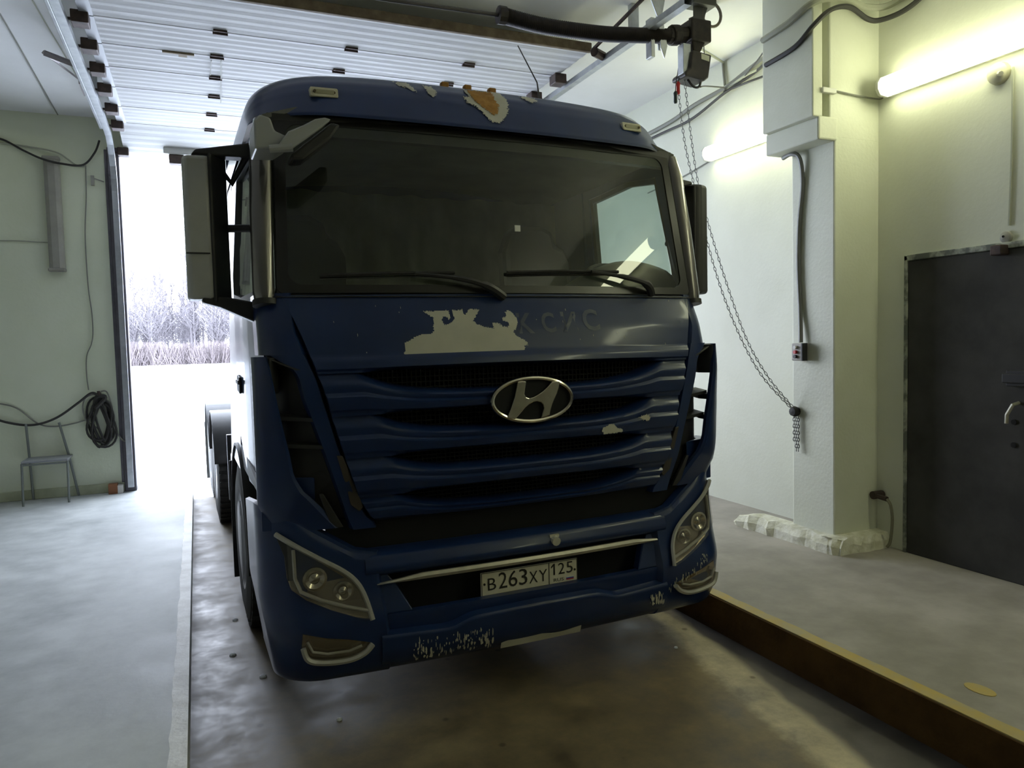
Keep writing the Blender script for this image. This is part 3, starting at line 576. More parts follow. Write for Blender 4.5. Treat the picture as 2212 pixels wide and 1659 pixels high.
def chair():
    t = empty('metal_chair', (-1.43, 8.55, .2), label='bare steel chair with grey seat against the left back wall', cat='chair')
    MB().box(-.20, .20, -.02, .32, .415, .437).build('seat', SEATW, t, bevel=.006)
    for x in (-.195, .195): MB().tube([(x, -.01, .415), (x, -.05, 0)], .011, 8).build('leg', CHAIRM, t, smooth=True)
    MB().tube([(-.17, .30, .0), (-.18, .29, .42), (-.19, .27, .78)], .012, 8).build('back_post', CHAIRM, t, smooth=True)
    MB().tube([(.235, .30, .0), (.17, .29, .42), (.10, .27, .78)], .012, 8).build('back_post', CHAIRM, t, smooth=True)
    MB().tube([(-.2, -.01, .40), (.2, -.01, .40)], .010, 6).tube([(-.195, -.01, .40), (-.18, .29, .40)], .009, 6).tube([(.195, -.01, .40), (.175, .29, .40)], .009, 6).build('seat_frame', CHAIRM, t, smooth=True)
chair()
# small white flecks lying on the lane
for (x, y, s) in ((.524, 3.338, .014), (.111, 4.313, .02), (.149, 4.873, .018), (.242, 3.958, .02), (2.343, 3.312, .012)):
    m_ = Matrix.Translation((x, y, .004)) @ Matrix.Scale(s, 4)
    tag(MB().lathe([(.0, -.2), (1, -.2), (.8, .25), (.3, .5), (0, .5)], 7, m_).build('white_fleck', SNOW, None), 'small white fleck on the wet lane floor', 'ice', 'white flecks on the lane')
tag(MB().lathe([(0, 0), (.05, 0), (.05, .003), (0, .003)], 16, Matrix.Translation((2.943, 2.018, .2)) @ Matrix.Diagonal((.8, 1.3, 1, 1))).build('paint_spot', YELLOW, None), 'yellow paint spot on the right grey floor', 'paint')

# ------------------------------------------------------------------ truck (x right in view, y towards its rear, z up; origin on the ground under the front centre)
T = empty('truck', (1.445, 3.235, 0), radians(1.2), 'dark blue tractor truck with peeling paint standing in the lane', 'truck')
ZS = [.22, .26, .35, .48, .62, .78, .92, 1.1, 1.5, 1.75, 1.93, 2.76]
YS = [.04, -.05, -.085, -.09, -.04, -.01, .01, -.015, -.015, .035, .115, .275]
def yc(z):
    n = len(ZS)
    if z <= ZS[0]: return YS[0]
    if z >= ZS[-1]: return YS[-1]
    i = max(k for k in range(n - 1) if ZS[k] <= z); h = ZS[i + 1] - ZS[i]; t = (z - ZS[i]) / h
    sl = lambda k: (YS[k + 1] - YS[k]) / (ZS[k + 1] - ZS[k])
    def tg(k):
        if k == 0: return sl(0)
        if k == n - 1: return sl(n - 2)
        a, b = sl(k - 1), sl(k); return 0. if a * b <= 0 else 2 * a * b / (a + b)
    return (YS[i] * (1 + 2 * t) * (1 - t) ** 2 + h * tg(i) * t * (1 - t) ** 2 + YS[i + 1] * t * t * (3 - 2 * t) + h * tg(i + 1) * t * t * (t - 1))
def bow(x): return .052 * (x / 1.1) ** 2
def front(x, z, W_=1.24, r=.2):
    y = yc(z) + bow(x); t = (abs(x) - (W_ - r)) / r
    if t > 0: y += r * (1 - sqrt(max(0, 1 - min(t, 1) ** 2)))
    return y
def fpt(x, z, d=0.): return (x, front(x, z) + d, z)
HZ = [.90, .94, 1.03, 1.27, 1.52, 1.74, 1.93]; HW = [.72, .765, .815, .885, .95, 1.02, 1.09]
def hw(z): return interp(z, HZ, HW)
part = lambda mb, name, m, parent=None, **k: mb.build(name, m, parent or T, **k)

# ---- grille panel: upper sheet and four blades between four openings
SL = [(.77, 1.585, 1.487), (.71, 1.398, 1.312), (.665, 1.21, 1.138), (.615, 1.035, .958)]
def slot_top(k, x): return SL[k][1] - .006 * (x / SL[k][0]) ** 2 if abs(x) < SL[k][0] else SL[k][1] - .006 + .0
def slot_bot(k, x):
    h, zt, zb = SL[k]; a = abs(x) / h
    return zb + (slot_top(k, x) - zb) * a ** 4.5 if a < 1 else slot_top(k, x)
def openk(k, x):
    h = SL[k][0]; return max(0., min(1., (h + .02 - abs(x)) / .16))
gp = part(MB().grid(lambda u, v: (lambda z: (lambda x: (x, front(x, z) + (.085 * openk(0, x) * (1 - v / .05) if v < .05 else (-.014 if .05 <= v < .16 else (-.014 * (1 - (v - .16) / .05) if v < .21 else 0.))), z))((2 * u - 1) * hw(z)))(slot_top(0, (2 * u - 1) * .95) + v * (1.93 - slot_top(0, 0))), 72, 36, (0, .03, 0)), 'front_panel', BLUE, smooth=True)
PV = [0, .05, .12, .40, .47, .52, .60, .74, .88, .95, 1.0]
PD = [.085, .02, -.012, -.022, -.022, -.006, -.010, -.016, -.002, .03, .085]
for k in range(4):
    def bl(u, v, k=k):
        xs = (2 * u - 1); za = SL[k][2]; x = xs * hw(za)
        zt = slot_bot(k, x); zb = slot_top(k + 1, x) if k < 3 else .91
        z = zb + (zt - zb) * v; d = interp(v, PV, PD)
        if d > 0: d *= (openk(k, x) if v > .5 else (openk(k + 1, x) if k < 3 else .35))
        # sweep facets at the ends lean back toward the slot
        a = min(1, abs(x) / SL[k][0]); d += .022 * max(0, v - .62) / .38 * max(0., 1 - abs(a - .86) / .3)
        xx = xs * hw(z); return (xx, front(xx, z) + d, z)
    part(MB().grid(bl, 90, 20, (0, .03, 0)), 'grille_blade', BLUE, gp, smooth=True)
# honeycomb-like mesh behind
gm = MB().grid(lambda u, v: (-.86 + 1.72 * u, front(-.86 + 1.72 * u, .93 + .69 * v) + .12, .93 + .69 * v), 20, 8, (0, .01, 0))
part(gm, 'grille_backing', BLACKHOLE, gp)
lat = MB()
for k in range(4):
    h, zt, zb = SL[k]; n = int(2 * h / .022)
    for i in range(n):
        x = -h + 2 * h * (i + .5) / n; dz = .02
        lat.box(x - .0025, x + .0025, front(x, zb) + .085, front(x, zb) + .10, zb - .03, zt + .03)
    for j in range(4):
        z = zb + (zt - zb) * (j + .5) / 4
        lat.grid(lambda u, v: (-h + 2 * h * u, front(-h + 2 * h * u, z) + .085, z - .0025 + .005 * v), 16, 1, (0, .012, 0))
tag(part(lat, 'grille_mesh', mat('dark_grille_plastic', (.007, .0065, .006), .6, spec=.2), gp), kind='stuff')
# shadow gap under the grille panel
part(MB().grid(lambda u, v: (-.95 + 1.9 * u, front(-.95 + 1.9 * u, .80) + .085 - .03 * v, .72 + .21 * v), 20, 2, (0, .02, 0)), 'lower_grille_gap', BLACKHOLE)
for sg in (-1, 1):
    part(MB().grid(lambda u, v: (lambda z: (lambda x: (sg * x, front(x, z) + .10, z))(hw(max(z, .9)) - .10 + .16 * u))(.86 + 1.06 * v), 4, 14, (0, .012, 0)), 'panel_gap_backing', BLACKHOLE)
# ---- emblem: chrome oval with slanted letter
em = MB(); ex, ez, ea, eb = .012, 1.422, .208, .102
ey = front(0, 1.42) - .035
em.tube([(ex + ea * cos(q), ey, ez + eb * sin(q)) for q in [i * 2 * pi / 48 for i in range(49)]], .0105, 8, cap=False)
emo = part(em, 'emblem', CHROME, smooth=True)
HP = [(1003, 563), (1030, 560), (1052, 563), (1045, 600), (1040, 635), (1048, 652), (1065, 660), (1090, 656), (1115, 645), (1145, 628), (1170, 608), (1190, 590), (1205, 575), (1230, 574), (1252, 578), (1243, 615), (1232, 645), (1218, 672), (1205, 700), (1193, 735), (1186, 768), (1160, 776), (1132, 782), (1142, 750), (1150, 725), (1146, 705), (1132, 690), (1112, 683), (1090, 685), (1065, 696), (1042, 713), (1020, 737), (1000, 757), (983, 773), (960, 770), (935, 763), (946, 738), (957, 715), (970, 680), (982, 648), (992, 605)]
part(MB().prism([((x - 1092) / 2.765 / 402 + ex, (670 - y) / 2.765 / 436 + ez + (x - 1092) * .00002) for x, y in HP], lambda a, b: (a, ey - .012, b), (0, .022, 0)), 'emblem_letter', CHROME, emo, bevel=.004)
part(MB().prism([(ex + ea * .98 * cos(q), ez + eb * .98 * sin(q)) for q in [i * 2 * pi / 32 for i in range(32)]], lambda a, b: (a, ey + .008, b), (0, .012, 0)), 'emblem_base', BLACKHOLE, emo)

# ---- bumper
WB = 1.235; RB = .20
def plan(s, W_, r, x0, yend):
    """walk along plan: from (x0) outwards, round the corner, back to yend; returns (|x|, dy)"""
    l1 = max(0, W_ - r - x0); l2 = r * pi / 2; l3 = max(0, yend - r); L = l1 + l2 + l3; d = s * L
    if d < l1: return x0 + d, 0.
    if d < l1 + l2:
        a = (d - l1) / r; return W_ - r + r * sin(a), r * (1 - cos(a))
    return W_, r + (d - l1 - l2)
def ysurf(x, z, dy): return yc(z) + bow(x) + dy
def topz(x): return interp(abs(x), [.74, .85, 1.0, 1.12, 1.24], [.775, .80, .90, .985, 1.01])
for sg in (-1, 1):
    def bc(u, v):
        x, dy = plan(u, WB, RB, .745, .62); zt = topz(x) - max(0, dy - .2) * .15; zb = .232
        z = zb + (zt - zb) * v; x *= 1 - .042 * max(0, (.60 - z) / .36); return (sg * x, ysurf(x, max(z, .23), dy) + (.012 if v > .97 else 0), z)
    part(MB().grid(bc, 40, 34, (-sg * .02, .035, 0)), 'bumper_corner', BLUE, smooth=True)
part(MB().grid(lambda u, v: (lambda x, z: (x, front(x, z) + interp(v, [0, .12, .35, .8, 1], [.03, 0, -.012, .0, .05]), z))(-.80 + 1.6 * u, .668 + .112 * v), 40, 12, (0, .04, 0)), 'bumper_beam', BLUE, smooth=True)
def lowz(x): return interp(abs(x), [0, .30, .34, .43, .46, .8], [.458, .452, .448, .418, .416, .43])
def lowbump(u, v):
    x = -.755 + 1.51 * u; zs = lowz(x)
    z = interp(v, [0, .06, .15, .3, .55, .62, .66, 1], [.238, .252, .30, .36, zs - .012, zs, zs + .006, .505])
    d = interp(v, [0, .06, .15, .3, .55, .62, .66, 1], [.09, .012, -.004, -.012, -.012, -.004, .035, .03])
    return (x, front(x, z) + d, z)
part(MB().grid(lowbump, 64, 34, (0, .04, 0)), 'bumper_lower', BLUE, smooth=True)
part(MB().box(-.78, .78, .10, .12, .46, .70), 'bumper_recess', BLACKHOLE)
for sg in (-1, 1):   # blue cheeks beside the dark opening
    part(MB().prism([(sg * .60, .505), (sg * .76, .505), (sg * .76, .67), (sg * .70, .67), (sg * .66, .62)], lambda a, b: (a, front(a, b) + .035, b), (0, .05, 0)), 'opening_cheek', BLUE, bevel=.006)
part(MB().grid(lambda u, v: (lambda x: (x, front(x, .655) - .012 + .012 * abs(v - .5), .637 + .028 * min(1, 6 * u + .15, 6 * (1 - u) + .4) * v + .0))(-.755 + 1.49 * u), 50, 4, (0, .012, 0)), 'silver_strip', TRIMM, smooth=True)
part(MB().grid(lambda u, v: (-.19 + .43 * u, front(-.19 + .43 * u, .27) - .003 - .012 * v, .257 + (.040 + .010 * sin(7 * u) - .02 * abs(u - .5)) * v), 24, 3, (0, .004, 0)), 'scraped_lip', PRIMER)
part(MB().tube([(.125, front(.12, .73) - .0, .725), (.125, front(.12, .73) - .03, .722)], .022, 12).box(.10, .15, front(.12, .75) - .012, front(.12, .75) + .01, .738, .752), 'tow_cap', PRIMER)
# number plate
pn = part(MB().box(-.26, .26, -.006, .004, .499, .611), 'number_plate', PLATEM, bevel=.003)
pt = MB()
def strip(x0, x1, z0, z1): pt.box(x0, x1, -.0085, -.005, z0, z1)
strip(-.257, .257, .6075, .6095); strip(-.257, .257, .5005, .5025); strip(-.257, -.255, .5005, .6095); strip(.255, .257, .5005, .6095); strip(.098, .101, .5005, .6095)
for x in (-.243, .243): pt.tube([(x, -.0085, .556), (x, -.004, .556)], .006, 8)
def glyph(ch, xc, zb, w_, h_, bold=.0):
    def fn(x, y, I): return (xc + ((x - I[0]) / (I[1] - I[0]) - .5) * w_, -.0082, zb + (y - I[2]) / (I[3] - I[2]) * h_)
    text_mesh(ch, 1.0, fn, .001, pt)
for ch_, xc, w_, h_ in (('B', -.205, .043, .058), ('2', -.148, .044, .078), ('6', -.095, .046, .078), ('3', -.041, .044, .078), ('X', .014, .046, .058), ('Y', .066, .046, .058)):
    glyph(ch_, xc, .524, w_, h_)
pt.prism([(.132, .601), (.125, .601), (.112, .588), (.112, .580), (.1245, .591), (.1245, .545), (.132, .545)], lambda a, b: (a, -.0085, b), (0, .003, 0))
for ch_, xc, w_ in (('2', .168, .036), ('5', .214, .036)): glyph(ch_, xc, .545, w_, .056)
glyph('RUS', .152, .511, .056, .016)
part(pt, 'plate_lettering', INK, pn)
for i, m_ in enumerate((FLAGR, FLAGB, FLAGW)):
    part(MB().box(.195, .236, -.0085, -.005, .511 + .0055 * i, .5165 + .0055 * i), 'flag_stripe', m_, pn)
# ---- headlights and fog lamps
def conform(poly, d, thick, n=1):
    mb = MB(); return mb.prism(poly, lambda a, b: fpt(a, b, d), (0, thick, 0))
def patch(poly, d, cell, thick=None, ragged=0., seed=0):
    """fine-celled patch following the front surface"""
    random.seed(seed); xs = [p[0] for p in poly]; zs = [p[1] for p in poly]; mb = MB(); idx = {}
    nx = int((max(xs) - min(xs)) / cell) + 1; nz = int((max(zs) - min(zs)) / cell) + 1; x0 = min(xs); z0 = min(zs)
    def vid(i, j):
        if (i, j) not in idx:
            x, z = x0 + i * cell, z0 + j * cell; idx[(i, j)] = len(mb.v); mb.v.append(fpt(x, z, d))
        return idx[(i, j)]
    for i in range(nx):
        for j in range(nz):
            if inpoly(x0 + (i + .5) * cell + random.uniform(-ragged, ragged), z0 + (j + .5) * cell + random.uniform(-ragged, ragged), poly):
                mb.f.append((vid(i, j), vid(i + 1, j), vid(i + 1, j + 1), vid(i, j + 1)))
    return mb
def outline(poly, d, r, closed=True):
    P = [Vector(fpt(a, b, d)) for a, b in poly]
    if closed: P = P + [P[0]]
    Q = []
    for i in range(len(P) - 1):
        for k in range(4): Q.append(P[i].lerp(P[i + 1], k / 4))
    Q.append(P[-1])
    Q = [Vector(fpt(q.x, q.z, d)) for q in Q]
    return MB().tube(Q, r, 6)
HL = [(1.165, .895), (1.12, .865), (1.0, .785), (.90, .72), (.845, .665), (.815, .60), (.795, .51), (.86, .525), (.96, .565), (1.06, .615), (1.115, .66), (1.13, .71), (1.135, .80)]
IN = [(1.10, .835), (1.0, .768), (.905, .705), (.855, .655), (.835, .61), (.815, .548), (.90, .572), (1.0, .610), (1.075, .65), (1.095, .70), (1.10, .77)]
FG = [(1.085, .485), (.99, .455), (.90, .435), (.83, .415), (.80, .405), (.835, .37), (.90, .348), (1.0, .352), (1.07, .372), (1.092, .42)]
for sg in (-1, 1):
    P = [(sg * a, b) for a, b in HL]; Q = [(sg * a, b) for a, b in IN]
    h = part(conform(P, -.004, .03), 'headlight', LAMPHOUSE)
    part(outline([(p.x, p.y) for p in smoothpath([(a, b, 0) for a, b in P[:7]], 4)], -.02, .011, False), 'upper_rim', LENSTRIM, h, smooth=True)
    part(outline([(sg * a, b) for a, b in [(.795, .545), (.90, .575), (1.0, .612), (1.08, .655), (1.10, .71), (1.10, .83)]], -.02, .008, False), 'lower_rim', LENSTRIM, h, smooth=True)
    part(conform([(sg * a, b) for a, b in [(1.165, .89), (1.135, .80), (1.128, .70), (1.102, .70), (1.106, .84)]], -.012, .01), 'dark_outer_edge', BLACKP, h)
    for (cx_, cz_, rr) in ((.905, .635, .045), (1.02, .70, .052)):
        m_ = Matrix.Translation(fpt(sg * cx_, cz_, -.006)) @ Matrix.Rotation(pi / 2, 4, 'X')
        part(MB().lathe([(rr, 0), (rr * 1.0, .012), (rr * .8, .014), (rr * .45, .004), (rr * .22, .012), (0, .014)], 18, m_), 'reflector', CHROME, h, smooth=True)
    lens = patch(P, -.03, .012, ragged=0)
    part(MB().grid(lambda u, v: (lambda a, b: fpt(sg * a, b, -.032))(*(lambda t: ((1 - v) * interp(t, [.80, .9, 1.0, 1.06, 1.125], [.80, .9, 1.0, 1.06, 1.125]) + v * t, (1 - v) * interp(t, [.80, .86, .96, 1.06, 1.125], [.512, .53, .57, .62, .68]) + v * interp(t, [.80, .845, .9, 1.0, 1.125], [.545, .66, .715, .78, .865])))(.80 + .325 * u)), 16, 8), 'lens', LENS, h, smooth=True)
    f = part(conform([(sg * a, b) for a, b in FG], -.003, .03), 'fog_lamp', LAMPHOUSE)
    part(outline([(sg * p.x, p.y) for p in smoothpath([(.80, .405, 0), (.835, .372, 0), (.90, .352, 0), (1.0, .356, 0), (1.068, .378, 0), (1.088, .43, 0)], 5)], -.022, .013, False), 'fog_rim', LENSTRIM, f, smooth=True)
    part(outline([(sg * a, b) for a, b in [(.845, .405), (.90, .39), (.99, .392), (1.05, .41), (1.07, .455)]], -.018, .006, False), 'inner_rim', LENSTRIM, f, smooth=True)
    part(MB().grid(lambda u, v: fpt(sg * (.825 + .255 * u), (1 - v) * interp(u, [0, .25, .6, 1], [.395, .36, .36, .385]) + v * interp(u, [0, .3, 1], [.41, .437, .48]), -.028), 12, 5), 'fog_lens', LENS, f, smooth=True)
# ---- blue corner panels, side vents, air deflectors
XIZ = [.88, .92, 1.07, 1.22, 1.33, 1.47, 1.57, 1.61, 1.66]; XIV = [.85, .865, .91, .955, .99, 1.035, 1.055, 1.08, 1.17]
XOZ = [.88, .97, 1.03, 1.08, 1.15, 1.25, 1.35, 1.48, 1.60, 1.66]; XOV = [.87, .95, 1.0, 1.05, 1.085, 1.10, 1.12, 1.143, 1.16, 1.172]
xin = lambda z: interp(z, XIZ, XIV); xout = lambda z: interp(z, XOZ, XOV)
for sg in (-1, 1):
    def cpl(u, v):
        z = .885 + (1.665 - .885) * v; a = hw(max(z, .9)) + .012; b = max(a + .02, xin(z) - .003); x = a + (b - a) * u
        return (sg * x, front(x, z) + (.03 if u > .96 else 0) + (.02 if u < .03 else 0), z)
    part(MB().grid(cpl, 12, 30, (0, .04, 0)), 'corner_panel', BLUE, smooth=True)
    def cpu(u, v):
        z = 1.665 + (1.935 - 1.665) * v; a = hw(z) + .012; x, dy = plan(u, 1.19, .15, a, .30); return (sg * x, ysurf(x, z, dy) + (.02 if u < .03 else 0), z)
    part(MB().grid(cpu, 24, 12, (-sg * .02, .03, 0)), 'upper_corner_panel', BLUE, smooth=True)
    # black duct wall behind the vent opening
    PL = lambda z: [(xin(z) - .02, .05), (1.03, .075), (1.09, .10), (1.14, .16), (1.18, .26)]
    def vb(u, v):
        z = .90 + (1.655 - .90) * v; q = PL(z); t = u * 4; i = min(3, int(t)); t -= i
        x = q[i][0] + (q[i + 1][0] - q[i][0]) * t; y = q[i][1] + (q[i + 1][1] - q[i][1]) * t; return (sg * x, yc(z) + y + .045, z)
    vp = part(MB().grid(vb, 12, 10, (0, .02, 0)), 'vent_duct', BLACKP, smooth=True)
    for z0 in (1.255, 1.375):
        part(MB().grid(lambda u, v: (sg * (xin(z0) - .01 + (xout(z0) + .03 - xin(z0)) * u), yc(z0) + .045 + .10 * v + .05 * u, z0 + .012 * v + .012 * u), 8, 3, (0, 0, .016)), 'vent_slat', BLACKP, vp)
    part(MB().prism([(.905, 1.225), (.88, 1.22), (.795, .985), (.812, .965), (.85, 1.0)], lambda a, b: (sg * a, front(a, b) - .008, b), (0, .02, 0)), 'vent_trim', mat('brown_black_trim', (.045, .035, .025), .55), vp, bevel=.004)
    part(MB().prism([(.985, 1.06), (.965, 1.06), (.88, .90), (.93, .90)], lambda a, b: (sg * a, front(a, b) + .005, b), (0, .02, 0)), 'lower_vent_trim', BLACKP, vp, bevel=.004)
    def dfl(u, v):
        z = .90 + (1.66 - .90) * v; a = xout(z); b = 1.228 - .05 * max(0, (1.02 - z) / .12); x = a + (b - a) * u
        y = yc(z) + .035 + .075 * u ** 1.6 + .03 * max(0., u - .85) / .15; return (sg * x, y + (.012 if u < .05 else 0), z)
    df = part(MB().grid(dfl, 10, 26, (sg * .0, .024, 0)), 'air_deflector', BLUE, smooth=True)
    for z0, z1 in ((1.50, 1.655), (1.355, 1.385), (1.245, 1.27), (.90, 1.13)):
        part(MB().prism([(xout((z0 + z1) / 2) + .005, .06), (1.215, .13), (1.205, .24), (1.165, .24), (1.12, .14)], lambda a, b: (sg * a, yc(z0) + b, z0), (0, 0, z1 - z0)), 'deflector_bridge', BLACKP if z0 > 1.2 else BLUE, df, bevel=.004)
    part(MB().prism([(1.165, 1.655), (1.19, 1.66), (1.06, 1.60), (.985, 1.54), (1.04, 1.60)], lambda a, b: (sg * a, front(min(a, 1.1), b) + .0, b), (0, .12, 0)), 'vent_hood', BLACKP, vp)

# ---- windscreen, its black border, pillars
def wpt(u, v, d=0., r=.06):
    z = 1.935 + (2.765 - 1.935) * v; W_ = 1.105 - .035 * v; x = (2 * u - 1) * W_; return (x, .115 + .16 * (z - 1.93) / .83 + bow(x) * 1.15 + d, z)
wsg = part(MB().grid(lambda u, v: wpt(u, v), 40, 16), 'windshield', WIND, smooth=True)
def rect_ring(u0, u1, v0, v1, n=14, r=.06):
    pts = []
    for (cx_, cy_, a0) in ((u1 - r * .4, v1 - r, 0), (u0 + r * .4, v1 - r, 90), (u0 + r * .4, v0 + r, 180), (u1 - r * .4, v0 + r, 270)):
        for k in range(n): q = radians(a0 + 90 * k / (n - 1)); pts.append((cx_ + r * .4 * cos(q), cy_ + r * sin(q)))
    return pts
def densify(P, m=6):
    out = []
    for i in range(len(P)):
        a, b = P[i], P[(i + 1) % len(P)]
        for k in range(m): out.append((a[0] + (b[0] - a[0]) * k / m, a[1] + (b[1] - a[1]) * k / m))
    return out
part(MB().ring(densify(rect_ring(0, 1, 0, 1, r=.03)), densify(rect_ring(.022, .978, .045, .93, r=.07)), lambda a, b: wpt(a, b, -.004), (0, .012, 0)), 'glass_border', FRIT, wsg, smooth=True)
part(MB().box(.045, .075, .0, .004, 2.245, 2.275).build('sticker', WHITEPL, wsg) and MB().box(0, .001, 0, .001, 2.2, 2.201), 'sticker_tab', WHITEPL, wsg)
for o_ in [c for c in wsg.children if c.name.startswith('sticker')]:
    if o_.name.startswith('sticker_tab'): bpy.data.objects.remove(o_)
    else: o_.location = (0, front(.06, 2.26) - .012, 0)
part(MB().grid(lambda u, v: (lambda x: (x, front(x, 1.93) - .012 + .06 * v, 1.915 + .04 * v))(-1.11 + 2.22 * u), 30, 2, (0, .03, 0)), 'cowl', BLACKP, smooth=True)
for sg in (-1, 1):
    pa = part(MB().tube([(sg * 1.150, .215, 1.90), (sg * 1.150, .225, 1.94), (sg * 1.142, .285, 2.3), (sg * 1.128, .335, 2.60), (sg * 1.11, .36, 2.72)], [.045, .052, .054, .052, .044], 16), 'windshield_pillar', GLOSSBLK, smooth=True)
    part(MB().tube([(sg * 1.150, .21, 1.88), (sg * 1.150, .215, 1.905)], .056, 16), 'pillar_foot', BLACKP, pa, smooth=True)
# ---- roof
RP = [(2.745, .225), (2.76, .228), (2.785, .245), (2.83, .275), (2.89, .315), (2.95, .365), (3.0, .43), (3.035, .52), (3.06, .75), (3.08, 1.2), (3.09, 1.8), (3.08, 2.2)]
def roofy(z): return interp(z, [p[0] for p in RP[:8]], [p[1] for p in RP[:8]])
def roofpt(u, v, d=0.):
    t = v * (len(RP) - 1); i = min(len(RP) - 2, int(t)); t -= i
    zc_ = RP[i][0] + (RP[i + 1][0] - RP[i][0]) * t; y = RP[i][1] + (RP[i + 1][1] - RP[i][1]) * t
    th = pi * (1 - u); W_ = 1.165; e = .46; zb = 2.735
    cx_ = (abs(cos(th)) ** e) * (1 if cos(th) > 0 else -1); sn = abs(sin(th)) ** e
    x = W_ * cx_; z = zb + (zc_ - zb) * sn
    a = max(0, (abs(x) - .80) / .37); y2 = y + bow(x) + .28 * (1 - sqrt(max(0, 1 - min(1, a) ** 2))) * max(0, 1 - max(0, y - .3) / .6)
    return (x, y2, z)
rf = part(MB().grid(lambda u, v: roofpt(u, v), 64, 44), 'roof', BLUE, smooth=True)
def rpt(a, b, d=0.): return (a, roofy(b + (3.01 - 2.735) * 0) + bow(a) + d + .28 * (1 - sqrt(max(0, 1 - min(1, max(0, (abs(a) - .80) / .37)) ** 2))), b)
for sg in (-1, 1):
    mk = part(MB().prism([(sg * (.84 + s1 * .063), 2.868 + s2 * .023) for s1, s2 in ((-1, .8), (-.93, 1), (.93, 1), (1, .8), (1, -.8), (.93, -1), (-.93, -1), (-1, -.8))], lambda a, b: (a, roofy(2.868 + (b - 2.868) * .4) + bow(a) - .012, b - .004 * sg * 0), (0, .05, 0)), 'marker_lamp', MARKERM, rf, bevel=.005)
    part(MB().prism([(sg * (.84 + s1 * .045), 2.868 + s2 * .011) for s1, s2 in ((-1, 1), (1, 1), (1, -1), (-1, -1))], lambda a, b: (a, roofy(2.868) + bow(a) - .016, b), (0, .02, 0)), 'marker_glass', mat('marker_amber_grey', (.36, .34, .22), .25), mk, bevel=.003)
    for s in (-1, 1): part(MB().tube([(sg * (.84) + s * .044, roofy(2.868) + bow(.84) - .018, 2.868), (sg * .84 + s * .044, roofy(2.868) + bow(.84), 2.868)], .007, 8), 'screw', SCREWM, mk)
for x in (-.182, -.055, .085):
    part(MB().box(x - .02, x + .02, .50, .54, 3.01, 3.052), 'roof_lug', RUST, rf, bevel=.006)
part(MB().tube([(.48, .72, 3.04), (.47, .74, 3.2), (.38, .80, 3.42)], [.006, .004, .003], 6), 'antenna', CABLE_D, rf)
# inner roof lining / header
part(MB().grid(lambda u, v: (-1.12 + 2.24 * u, .32 + 1.8 * v, 2.72 + .12 * sin(pi * u) ** .6), 16, 6, (0, 0, .02)), 'roof_lining', INTER, rf)
part(MB().grid(lambda u, v: (lambda x: (x, .27 + bow(x), 2.66 + .09 * v))(-1.10 + 2.2 * u), 20, 2, (0, .05, 0)), 'header', BLACKP, rf)
